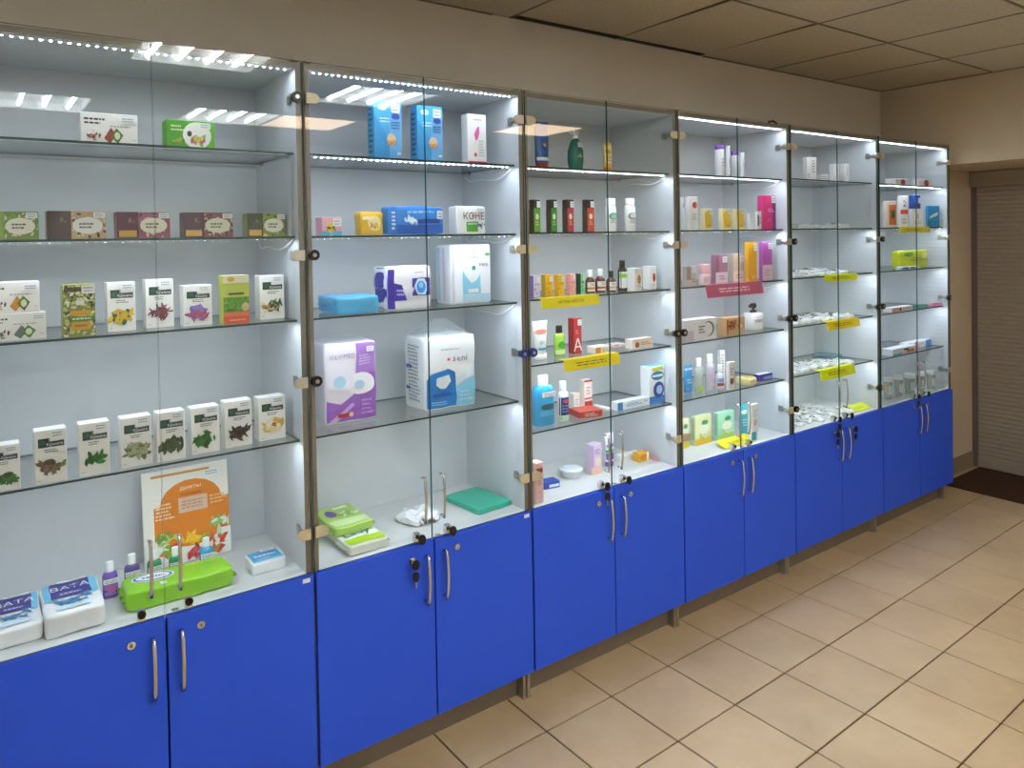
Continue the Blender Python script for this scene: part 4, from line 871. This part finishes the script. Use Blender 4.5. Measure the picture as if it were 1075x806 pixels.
put(bottle('lotion_bottle',0.0446,0.0357,0.1476,'tall','eef1ee','f4f5f4',[('r',.05,.14,.95,.6,'243a7a'),('e',.5,.5,.2,.05,'d0485a'),('x',.25,.2,.75,.42,'8aa0d0',3),('r',.05,.02,.95,.12,'b8dca8')]), 1.0336, 0.1034, 0.9434, 0.000, 'white lotion bottle with a navy label beside the mouthwash', 'bottle', None)
put(carton('white_box',0.0330,0.0300,0.0702,'f1efea',[('x',.2,.3,.8,.7,'c8b0a8',3)]), 1.1704, 0.1950, 0.9434, 0.000, 'small plain white box behind the red flat packs', 'box', None)
put(carton('red_white_box',0.0423,0.0300,0.1211,'f2ebe8',[('r',0,0,1,.3,'c0342e'),('r',0,.93,1,1,'c0342e'),('r',0,.36,1,.42,'d86a60'),('x',.25,.5,.75,.8,'d8a098',3)]), 1.2143, 0.1750, 0.9434, 0.000, 'upright white box with a red foot and red top edge', 'box', None)
put(carton('flat_red_pack',0.1010,0.0900,0.0246,'c04a40',[('x',.2,.2,.8,.8,'f0d0c8',2)]), 1.1484, 0.1050, 0.9434, -0.209, 'flat red pack lying before the upright red and white box', 'pack', None)
put(carton('flat_white_pack',0.0198,0.0900,0.0094,'f0ede8',[('x',.2,.2,.8,.8,'d0c8c0',2)]), 1.2731, 0.1450, 0.9434, 0.000, 'flat white pack lying between the red pack and the toothpaste', 'pack', None)
put(carton('toothpaste_box',0.1760,0.0400,0.0326,'e4eef4',[('r',0,0,.16,1,'3a8ad0'),('x',.25,.3,.8,.7,'5a9ad0',2)],st=(.8,.4,.18,.5)), 1.3761, 0.0900, 0.9434, 0.000, 'long pale blue toothpaste box with a blue end', 'box', None)
put(carton('denture_box',0.0897,0.0500,0.1546,'eef2f4',[('r',0,0,1,.2,'2a7ac8'),('e',.62,.36,.36,.22,'1f4a9c'),('e',.66,.36,.2,.12,'a8cce8'),('e',.55,.74,.42,.12,'1f7a9c'),('r',.2,.71,.9,.77,'dfeef2'),('r',.2,.88,.9,.98,'c8c83a')],top='6ac0d8'), 1.5111, 0.0921, 0.9434, 0.000, 'white and blue dental carton with a navy disc, right end of its shelf', 'carton', None)
put(carton('pink_carton',0.0354,0.0400,0.1463,'f0c4bc',[('r',.1,.75,.9,.86,'b83a3a'),('l',.5,.25,.3,['d04a4a','f4e4e0'],8,3),('x',.2,.45,.8,.65,'d08a80',3)]), 0.8568, 0.0500, 0.6844, 0.000, 'pink carton with red marks in the front left corner', 'carton', None)
put(carton('blue_box',0.0672,0.0500,0.0257,'1f4aa8',[('r',.3,.2,.95,.6,'dfe6f0')]), 0.9944, 0.1483, 0.6844, -0.140, 'small flat dark blue box beside the round dish', 'box', None)
put(dish('round_dish',0.0942,0.0942,0.0351,'eef1f2'), 1.1404, 0.1875, 0.6844, 0.000, 'round white plastic dish with a flat lid', 'dish', None)
put(carton('lilac_carton',0.0541,0.0400,0.1197,'d8c4dc',[('r',0,0,1,.25,'ecc0a8'),('e',.62,.42,.26,.14,'f0d8c0'),('r',0,.25,.18,1,'b894c8'),('x',.3,.65,.85,.85,'9a84b0',3)]), 1.2400, 0.1637, 0.6844, 0.000, 'upright lilac carton with a peach foot', 'carton', None)
put(tube('cream_tube',0.0505,0.0278,0.1365,'eceaf0','7a5ab0',[('r',.1,.2,.9,.4,'7a5ab0'),('r',.1,.42,.9,.5,'4ab06a'),('e',.5,.62,.3,.06,'9a84c0')],caph=.14), 1.3569, 0.1944, 0.6844, 0.000, 'white cream tube with violet cap and green stripe', 'tube', None)
put(carton('ointment_box',0.1181,0.0300,0.0238,'f1efea',[('x',.1,.3,.7,.7,'d0c0a8',2)]), 1.4853, 0.2150, 0.6844, 0.000, 'long white ointment box behind the orange box', 'box', None)
put(carton('orange_box',0.0552,0.0400,0.0369,'e8a82c',[('e',.45,.5,.35,.35,'d0882a'),('r',.8,0,1,1,'f2e2c0')]), 1.5059, 0.1600, 0.6844, 0.000, 'small orange box beside the pink sachet', 'box', None)
put(pack('sachet',0.0056,0.0500,0.0169,'e0a0a8',[('x',.2,.2,.8,.8,'b06070',2)],'top',k=5,wr=.002,seed=31), 1.5532, 0.1250, 0.6844, 0.000, 'small pink sachet lying by the right side panel', 'sachet', None)
put(bottle('cream_jar',0.0404,0.0460,0.1433,'jar','f0f1f3','7a4ab0',[('x',.3,.3,.7,.6,'b8b8c0',3),('e',.75,.1,.15,.07,'3a9a7a')]), 1.9644, 0.0910, 1.8954, 0.000, 'tall white canister with a violet lid on the top shelf', 'jar', None)
put(carton('canister_box',0.0106,0.0165,0.1388,'eff0f2',[('e',.5,.5,.3,.12,'c8ccd0'),('r',0,0,1,.06,'3a9a7a')]), 1.9909, 0.0643, 1.8954, 0.000, 'tall narrow white carton against the tall violet-lidded canister', 'carton', None)
put(bottle('cream_jar',0.0338,0.0343,0.1191,'jar','f0f1f3','7a4ab0',[('x',.3,.3,.7,.6,'b8b8c0',3),('e',.75,.1,.15,.07,'3a9a7a')]), 2.0682, 0.0851, 1.8954, 0.000, 'short white canister with a violet lid between two white cartons', 'jar', None)
put(carton('canister_box',0.0134,0.0165,0.1147,'eff0f2',[('e',.5,.5,.3,.12,'c8ccd0'),('r',0,0,1,.06,'3a9a7a')]), 2.0928, 0.0643, 1.8954, 0.000, 'short narrow white carton against the short violet-lidded canister', 'carton', None)
put(carton('cream_carton',0.0060,0.0220,0.1397,'eeecee',[('e',.5,.75,.4,.08,'8a6ab0')]), 1.6718, 0.0610, 1.6584, 0.000, 'white carton with a violet dot by the left side panel', 'carton', None)
put(carton('cream_carton',0.0543,0.0220,0.1424,'f0eeec',[('e',.6,.75,.28,.1,'c83a34'),('l',.6,.75,.2,['e08078','a82a28'],6,3),('x',.3,.3,.85,.5,'c0b8b4',3)]), 1.7360, 0.0610, 1.6584, 0.000, 'white carton with a red dot near its top', 'carton', None)
put(carton('balm_box',0.0541,0.0220,0.0927,'f0e2b0',[('p',[(0,.75),(.75,1),(1,.3),(.9,.1),(.2,.1)],'e6be3c'),('l',.6,.2,.2,['b8a040','d8a82a'],7,4)],st=(.55,.75,.4,.22)), 1.8313, 0.0610, 1.6584, 0.000, 'yellow and cream box beside the red-dotted carton', 'box', 'yellow balm boxes')
put(carton('balm_box',0.0633,0.0220,0.0939,'f0e2b0',[('p',[(0,.75),(.75,1),(1,.3),(.9,.1),(.2,.1)],'e6be3c'),('l',.6,.2,.2,['b8a040','d8a82a'],7,4)],st=(.55,.75,.4,.22)), 1.9589, 0.0610, 1.6584, 0.000, 'yellow and cream box, middle one of three', 'box', 'yellow balm boxes')
put(carton('balm_box',0.0621,0.0220,0.0948,'f0e2b0',[('p',[(0,.75),(.75,1),(1,.3),(.9,.1),(.2,.1)],'e6be3c'),('l',.6,.2,.2,['b8a040','d8a82a'],7,4)],st=(.55,.75,.4,.22)), 2.0558, 0.0610, 1.6584, 0.000, 'yellow and cream box beside the small white boxes', 'box', 'yellow balm boxes')
put(carton('white_box',0.0292,0.0165,0.0740,'eef2f2',[('r',0,.7,1,1,'d8e6e6')]), 2.1395, 0.0583, 1.6584, 0.000, 'tiny pale white box beside a yellow box', 'box', None)
put(carton('white_box',0.0294,0.0165,0.0827,'ecebea',[('r',0,.2,.35,.8,'1c1c1c'),('x',.4,.3,.95,.7,'888888',3)]), 2.1845, 0.0493, 1.6584, 0.000, 'tiny white box with a black patch beside the pink carton', 'box', None)
put(carton('pink_carton',0.1037,0.0275,0.1602,'d42a78',[('r',.75,0,1,.8,'7a2a7a'),('x',.4,.5,.9,.62,'f0c0d8',2),('l',.5,.25,.2,['f06aa0','e8447a'],8,4)],st=(.65,.78,.3,.2)), 2.2941, 0.0788, 1.6584, 0.000, 'bright magenta carton with a purple edge', 'carton', None)
put(carton('cream_box',0.0619,0.0248,0.0852,'c8b8ac',[('r',0,.3,.45,1,'9a8478'),('x',.5,.15,.95,.4,'8a7a70',2)],st=(.5,.68,.4,.24)), 1.7375, 0.0810, 1.4184, 0.000, 'taupe and beige cream box by the left side panel', 'box', None)
put(bottle('roll_bottle',0.0561,0.0449,0.0899,'roll','f0d8d8','f0b4bc',[('x',.2,.12,.8,.4,'d0a0a4',3)]), 1.8455, 0.0881, 1.4184, 0.000, 'short bottle with a big pale pink cap', 'bottle', None)
put(carton('cream_carton',0.0838,0.0275,0.1282,'a8788c',[('r',0,0,1,.38,'e4ccd4'),('r',0,.38,.3,1,'8a5870'),('x',.3,.1,.8,.28,'9a7080',2)],st=(.55,.72,.38,.2)), 1.9758, 0.1086, 1.4184, 0.000, 'mauve carton with a pale pink foot', 'carton', None)
put(carton('cream_carton',0.0807,0.0275,0.1293,'d0c0b0',[('r',0,0,1,.38,'ecdcd4'),('x',.2,.1,.8,.28,'a89890',2)],st=(.6,.72,.38,.2)), 2.1045, 0.1121, 1.4184, 0.000, 'beige carton with a pale foot beside the mauve one', 'carton', None)
put(carton('amber_carton',0.0665,0.0193,0.1819,'dca41c',[('r',.1,.1,.9,.9,'e0a012'),('l',.5,.12,.3,['e8703a','f0d0a0'],10,4)],st=(.6,.78,.35,.18)), 2.1500, 0.0656, 1.4184, 0.000, 'tall amber yellow carton beside the magenta and beige one', 'carton', None)
put(carton('magenta_carton',0.0768,0.0193,0.1799,'b858b4',[('r',0,0,1,.4,'dcc0c0'),('x',.2,.1,.8,.3,'b89098',3)],st=(.55,.82,.4,.16)), 2.2632, 0.0656, 1.4184, 0.000, 'tall orchid pink carton with a beige foot', 'carton', None)
put(carton('ring_box',0.2133,0.0500,0.0921,'e4e2e4',[('e',.76,.5,.18,.36,'6a6a58'),('e',.72,.48,.16,.32,'e6e4e4'),('x',.45,.3,.65,.7,'5a4a3a',3),('r',0,0,.3,.5,'c8c0d0')]), 1.7608, 0.0690, 1.1834, 0.000, 'wide pale grey box with a dark wreath ring', 'box', None)
put(carton('flower_box',0.1310,0.0500,0.0801,'c8a070',[('l',.3,.5,.3,['a8542a','d88a3a','7a3a1e'],18,4),('l',.75,.5,.25,['e8c890','6a4a30','c88a5a'],14,5),('r',.02,.1,.08,.9,'8a2a1e')]), 2.0124, 0.0750, 1.1834, 0.000, 'box with an orange-brown flower picture beside the pump bottle', 'box', None)
put(bottle('pump_bottle',0.0851,0.0681,0.1171,'pump','eeecea','141414',[('x',.3,.3,.7,.42,'6a6a6a',2)],tip='141414'), 2.2444, 0.1241, 1.1834, 0.000, 'square white bottle with a black pump', 'bottle', None)
put(tube('cream_tube',0.0554,0.0277,0.1193,'3a9cd8','3a8ac8',[('r',.2,.8,.8,.88,'d0e8f4'),('x',.3,.3,.7,.5,'c0e0f0',2)],caph=.16), 1.7892, 0.1389, 0.9434, 0.000, 'light blue cream tube on the fifth shelf', 'tube', None)
put(bottle('lotion_bottle',0.0469,0.0328,0.1494,'tall','dce6dc','f4f5f4',[('l',.55,.42,.14,['8ac04a','6ab03a'],6,3),('e',.5,.1,.35,.08,'a4d44a')],clear='e8f0e8'), 1.8238, 0.1076, 0.9434, 0.000, 'clear bottle with green leaf print and white cap', 'bottle', None)
put(bottle('lotion_bottle',0.0498,0.0349,0.1594,'tall','e6e0e8','f4f5f4',[('e',.55,.4,.26,.08,'d0a0d0'),('x',.3,.12,.7,.24,'c8b0d0',2)],clear='f0ecf2'), 1.8941, 0.1026, 0.9434, 0.000, 'clear bottle with lilac print and white cap', 'bottle', None)
put(bottle('drop_bottle',0.0411,0.0328,0.1039,'med','e4eaf0','f4f6f6',[('r',.05,.25,.95,.42,'7aa0d0'),('r',.05,.08,.95,.22,'a84a40')]), 1.9663, 0.1061, 0.9434, 0.000, 'small white dropper bottle with a blue and red label', 'bottle', None)
put(carton('drop_carton',0.0349,0.0165,0.1549,'eceae8',[('x',.2,.3,.8,.9,'a8a4a4',7)]), 2.0484, 0.1603, 0.9434, 0.000, 'tall narrow white carton with fine print behind the dropper bottle', 'carton', None)
put(carton('drop_carton',0.0401,0.0165,0.1236,'efede8',[('e',.5,.3,.35,.12,'8a4a3a'),('x',.2,.5,.8,.8,'b0a8a4',3)]), 1.9687, 0.0493, 0.9434, 0.000, 'white carton with a brown dot beside the yellow sachet', 'carton', None)
put(pack('sachet',0.0676,0.0800,0.0351,'ecdca0',[('r',.2,.1,.9,.5,'e0c040'),('x',.3,.5,.8,.8,'b89a40',2)],'top',k=5,wr=.003,seed=33), 2.1196, 0.0760, 0.9434, 0.000, 'flat yellow and cream sachet beside the dark blue box', 'sachet', None)
put(carton('blue_box',0.1014,0.0330,0.0318,'2a2f94',[('r',.3,.2,.95,.6,'8a90d0')],top='dfe2f0'), 2.2597, 0.0845, 0.9434, 0.000, 'low dark blue box with a white top on the fifth shelf', 'box', None)
put(carton('baby_carton',0.0643,0.0248,0.1300,'dfe6b8',[('r',0,0,1,.22,'d8c43a'),('e',.55,.5,.3,.16,'eef2dc'),('e',.6,.75,.2,.08,'3aa07a'),('l',.5,.3,.25,['d8c43a','e8e4a0','8ac08a'],12,5)],side=[('x',.2,.2,.8,.9,'8aa080',9)]), 1.7900, 0.1750, 0.6844, 0.000, 'pale green carton with yellow foot by the left side panel', 'carton', 'pastel cartons on the display board')
put(carton('baby_carton',0.1133,0.0248,0.1315,'dde6b0',[('r',0,0,1,.22,'e0bc2a'),('e',.55,.5,.3,.16,'eef2dc'),('e',.6,.75,.2,.08,'3aa07a'),('l',.5,.3,.25,['e0bc2a','e8e4a0','8ac08a'],12,5)],side=[('x',.2,.2,.8,.9,'8aa080',9)]), 1.9076, 0.1669, 0.6844, 0.000, 'pale lime carton with a yellow flower foot', 'carton', 'pastel cartons on the display board')
put(carton('baby_carton',0.1189,0.0248,0.1299,'a8e0c0',[('r',0,0,1,.22,'b8d878'),('e',.55,.5,.3,.16,'eef2dc'),('e',.6,.75,.2,.08,'3aa07a'),('l',.5,.3,.25,['b8d878','e8e4a0','8ac08a'],12,5)],side=[('x',.2,.2,.8,.9,'8aa080',9)]), 2.0519, 0.1518, 0.6844, 0.000, 'mint green carton with a pale middle', 'carton', 'pastel cartons on the display board')
put(tube('cream_tube',0.0609,0.0305,0.1477,'2ab0c0','1f98b0',[('e',.5,.75,.25,.07,'e8f4f4'),('x',.3,.3,.7,.55,'d0ecf0',3)],caph=.14), 2.1744, 0.1357, 0.6844, 0.000, 'turquoise cream tube beside a white carton', 'tube', None)
put(carton('cream_carton',0.0490,0.0165,0.1688,'eceff0',[('r',0,0,.7,.25,'2aa8b8'),('e',.6,.5,.25,.1,'e0b0b8'),('x',.3,.65,.85,.85,'a8b0b4',3)]), 2.1311, 0.0493, 0.6844, 0.000, 'white carton with a turquoise foot beside the turquoise tube', 'carton', None)
put(carton('pill_box',0.0578,0.0330,0.1149,'eeeeee',[('x',.5,.3,.85,.9,'9a9aa0',5),('r',.05,.1,.3,.3,'d0d0d4')]), 2.6551, 0.0785, 1.9024, -0.314, 'white box, tallest on the top shelf of the packet cabinet', 'box', 'white boxes on the top shelf')
put(carton('pill_box',0.0333,0.0330,0.0919,'eeeeee',[('x',.5,.3,.85,.9,'9a9aa0',5),('r',.05,.1,.3,.3,'d0d0d4')]), 2.8798, 0.0785, 1.9024, -0.314, 'small white box next to the flat one', 'box', 'white boxes on the top shelf')
put(carton('pill_box',0.0308,0.0330,0.0964,'eeeeee',[('x',.5,.3,.85,.9,'9a9aa0',5),('r',.05,.1,.3,.3,'d0d0d4')]), 2.9785, 0.0785, 1.9024, -0.314, 'small white box nearest the right side panel', 'box', 'white boxes on the top shelf')
put(carton('pill_box',0.0423,0.0330,0.0337,'ecebe8',[('x',.1,.2,.9,.8,'b0aca8',2)]), 2.7747, 0.0785, 1.9024, -0.314, 'low flat white box between taller white boxes', 'box', None)
put(pack('blue_tray',0.1130,0.1200,0.0123,'a8d0d8',[],'front',k=12,wr=.0005,seed=40,clear='c4e4ea'), 3.1045, 0.2600, 0.9454, 0.000, 'clear pale blue plastic tray at the back of the fifth shelf', 'tray', None)
put(carton('plaster_box',0.1399,0.0600,0.0373,'efeae4',[('e',.6,.45,.18,.45,'b8402c'),('x',.05,.3,.4,.7,'b0a8a0',2)]), 3.5395, 0.0840, 1.9024, 0.000, 'low white box with a red circle, by the left side panel on top shelf', 'box', 'low red-dotted boxes')
put(carton('plaster_box',0.1634,0.0330,0.0435,'efeae4',[('e',.6,.45,.18,.45,'b8402c'),('x',.05,.3,.4,.7,'b0a8a0',2)]), 3.8179, 0.0705, 1.9024, 0.000, 'low white box with a red circle, nearer the right side panel on top shelf', 'box', 'low red-dotted boxes')
put(carton('orange_carton',0.0718,0.0275,0.1485,'f0ded0',[('r',.25,.1,.95,.85,'e07a34'),('r',.45,.35,.8,.65,'4a6a3a')]), 3.4034, 0.0558, 1.6604, -0.314, 'white carton with an orange panel and green picture', 'carton', None)
put(carton('test_carton',0.0552,0.0220,0.1814,'eeeef0',[('r',0,.42,1,.56,'d8503a'),('t',.55,.66,.2,'2a2a30','2'),('x',.2,.1,.8,.3,'b0b0b4',2)]), 3.5628, 0.0610, 1.6604, -0.314, 'white carton with a red stripe and a black figure 2', 'carton', None)
put(carton('test_carton',0.0801,0.0275,0.1088,'efeeee',[('t',.5,.45,.3,'2a2a30','1'),('x',.2,.15,.8,.35,'b0b0b4',2)]), 3.7090, 0.0558, 1.6604, -0.314, 'white carton with a black figure 1 under the navy box', 'carton', None)
put(carton('navy_box',0.0589,0.0275,0.0777,'24489a',[('r',.7,.4,1,.8,'e0e6f0'),('e',.35,.6,.2,.2,'3a66b8')]), 3.6975, 0.0578, 1.7692, -0.314, 'dark blue box resting on a white carton', 'box', None)
put(carton('blue_carton',0.0914,0.0165,0.1281,'1f92d0',[('p',[(.15,.4),(.8,.55),(.9,.7),(.5,.62),(.2,.5)],'e8f4f8'),('r',0,.05,.2,.3,'1a7a5a')]), 3.9098, 0.0543, 1.6604, -0.314, 'bright blue carton with a white splash', 'carton', None)
put(pack('wipes_pack',0.3546,0.0500,0.1050,'c4d02a',[('e',.3,.8,.16,.12,'5aa03a'),('x',.35,.4,.85,.62,'8a9a2a',2),('e',.85,.7,.1,.2,'e6e8a0')],'front',k=12,wr=.003,seed=41,fin=.006), 3.7407, 0.1070, 1.4204, 0.000, 'acid yellow-green wipes pack on the third shelf', 'pack', None)
put(carton('flat_blue_box',0.2272,0.0300,0.0148,'dde6ee',[('r',.1,.2,.4,.9,'2a6ab0'),('r',.5,.2,.7,.8,'2a6a8a')]), 3.5975, 0.0510, 1.4204, 0.000, 'flat white and blue box lying before the acid yellow-green pack', 'box', None)
put(carton('brush_box',0.2347,0.0500,0.0252,'f0e6e6',[('r',.0,.1,.3,.9,'e8b0a8'),('e',.4,.5,.06,.35,'2a2a2a'),('x',.5,.3,.95,.7,'e08a9a',2)]), 3.4989, 0.0610, 1.1854, 0.000, 'long pale pink box at the left of the fourth shelf', 'box', None)
put(carton('brush_box',0.0887,0.0275,0.0215,'3a8a86',[('x',.2,.3,.9,.7,'b0d8d4',2)]), 3.7400, 0.0498, 1.1854, -0.314, 'low teal box between pale pink and bright pink boxes', 'box', None)
put(carton('brush_box',0.0770,0.0275,0.0179,'e07aa8',[('x',.2,.3,.9,.7,'f4d0e0',2)]), 3.9310, 0.0498, 1.1854, -0.314, 'low bright pink box, right end of the fourth shelf', 'box', None)
put(carton('paste_box',0.2906,0.0500,0.0341,'eef0f2',[('r',.3,0,.38,1,'d84a8a'),('r',.38,.1,.5,.5,'e8a0c0'),('r',.76,0,1,1,'3a92d8'),('x',.52,.3,.74,.7,'a8b0b8',2)]), 3.8407, 0.1270, 0.9404, 0.000, 'long white toothpaste box with pink stripe and blue end', 'box', None)
put(carton('paste_box',0.2596,0.0600,0.0383,'e6ecf0',[('r',.62,.1,.95,.6,'e8824a'),('r',.5,.5,.7,.8,'3a2a3a'),('r',0,0,.4,.3,'6ab8d8')]), 3.5165, 0.0660, 0.9404, 0.000, 'white toothpaste box with an orange patch lying in front', 'box', None)
put(cup('sample_cup',0.0476,0.0476,0.1217,'d8dcd4','e4e6e2'), 3.4586, 0.1021, 0.6844, 0.000, 'first clear sample cup with white lid, counted from the packet cabinet', 'cup', 'clear sample cups')
put(cup('sample_cup',0.0480,0.0480,0.1207,'d8dcd4','e4e6e2'), 3.5645, 0.0952, 0.6844, 0.000, 'second clear sample cup with white lid, counted from the packet cabinet', 'cup', 'clear sample cups')
put(cup('sample_cup',0.0559,0.0559,0.1155,'d8dcd4','e4e6e2'), 3.6801, 0.0872, 0.6844, 0.000, 'third clear sample cup with white lid, counted from the packet cabinet', 'cup', 'clear sample cups')
put(cup('sample_cup',0.0466,0.0466,0.1138,'d8dcd4','e4e6e2'), 3.8048, 0.0803, 0.6844, 0.000, 'fourth clear sample cup with white lid, counted from the packet cabinet', 'cup', 'clear sample cups')
put(cup('sample_cup',0.0469,0.0469,0.1123,'d8dcd4','e4e6e2'), 3.9041, 0.0682, 0.6844, 0.000, 'fifth clear sample cup with white lid, counted from the packet cabinet', 'cup', 'clear sample cups')
put(sign('shelf_card', 0.2822, 0.0379, 'e8d414', [('t', .5, .38, .32, '4a4410', 'АРОМА МАСЛА')]), 1.0137, 0.0275, 1.4176, 0, "yellow card lettered for aroma oils, on the third shelf's edge", 'card', 'cards on the shelf edges')
put(sign('shelf_card', 0.2805, 0.0414, 'e8d010', [('x', .2, .3, .8, .75, '8a8010', 2, 3)]), 1.1154, 0.0275, 1.1836, 0, 'yellow card on the shelf edge above the blue mouthwash', 'card', 'cards on the shelf edges')
put(sign('shelf_card', 0.3972, 0.0549, 'b04a6a', [('x', .2, .3, .8, .75, 'e8c0cc', 2, 3)]), 1.9762, 0.0275, 1.4186, 0, 'mauve card hanging from the shelf under the magenta carton', 'card', 'cards on the shelf edges')
put(sign('shelf_card', 0.3055, 0.0334, 'dce414', [('x', .2, .3, .8, .75, '8a8010', 2, 3)]), 2.8480, 0.0275, 1.4206, 0, 'yellow-green card on the highest carded shelf of the packet cabinet', 'card', 'cards on the shelf edges')
put(sign('shelf_card', 0.3072, 0.0427, 'e8cc10', [('x', .2, .3, .8, .75, '8a8010', 2, 3)]), 2.8620, 0.0275, 1.1856, 0, 'deep yellow card on the fourth shelf of the packet cabinet', 'card', 'cards on the shelf edges')
put(sign('shelf_card', 0.3198, 0.0484, 'dfe80c', [('x', .2, .3, .8, .75, '8a8010', 2, 3)]), 2.8044, 0.0275, 0.9456, 0, 'yellow-green card on the shelf with the blue tray', 'card', 'cards on the shelf edges')
put(sign('shelf_card', 0.3603, 0.0305, 'dcc414', [('x', .2, .3, .8, .75, '8a8010', 2, 3)]), 3.6272, 0.0275, 1.6606, 0, 'yellow card on the shelf with the bright blue carton', 'card', 'cards on the shelf edges')
# loose white packets in the fifth cabinet
rp = random.Random(21)
PK = {1: (1.659, 7, 'white packet lying on the packet cabinet second shelf'), 2: (1.42, 10, 'white packet lying on the packet cabinet third shelf'),
      3: (1.185, 12, 'white packet lying on the packet cabinet fourth shelf'), 4: (.945, 11, 'white packet lying before the blue tray'), 0: (ZB, 15, 'white packet lying on the packet cabinet display board')}
for k, (z, n, lab) in PK.items():
    per = (n + 1) // 2
    for i in range(n):
        row = i % 2; q = i // 2
        x = 2.42 + (.60 / per) * (q + .5) + rp.uniform(-.01, .01) + row * .02
        y = (.10 if row == 0 else .23) + rp.uniform(-.015, .015)
        if k == 4 and row == 1: y = .165
        w = .58 / per * .66; rz = rp.uniform(-.2, .2)
        c = rp.choice(['eef0f0', 'e8ebec', 'f2f2f0', 'e4e4e0'])
        st_ = rp.randrange(4); pr = [[('x', .2, .2, .8, .8, '5a5f66', 3, i)], [('r', .1, .3, .9, .5, 'b8a890'), ('x', .2, .6, .8, .9, '4a4a50', 2, i)], [('r', .15, .15, .5, .85, 'd0d6da'), ('x', .55, .2, .9, .8, '5a5e64', 3, i)], [('r', .3, .05, .5, .95, '6a6a66')]][st_]
        o = pack('packet', w, .10, rp.uniform(.012, .026), c, pr, 'top', k=5, wr=.010, seed=50 + i, n=9, fr=34, rough=.25)
        put(o, x, y, z + .0004, rz, lab.replace('packet', ['packet with grey print', 'packet with a tan stripe', 'packet with a pale grey panel', 'packet with a dark cross band'][st_], 1), 'packet', 'loose packets in the packet cabinet')
# cards lying on the display boards
put(sign('price_card', 0.220, .05, 'ecdc1c', [('x', .2, .3, .8, .7, '9a9010', 2, 3)], tilt=70, lip=.02), 2.025, .085, ZB + .0195, 0, 'yellow card lying before the mint green carton', 'card', 'cards lying on display boards')
put(sign('price_card', .20, .05, 'e4ec18', [('x', .2, .3, .8, .7, '9a9010', 2, 3)], tilt=70, lip=.02), 3.06, .085, ZB + .0195, 0, 'yellow-green card lying on the packet cabinet display board', 'card', 'cards lying on display boards')
# clear carrier film gathered above the blue-panelled pack
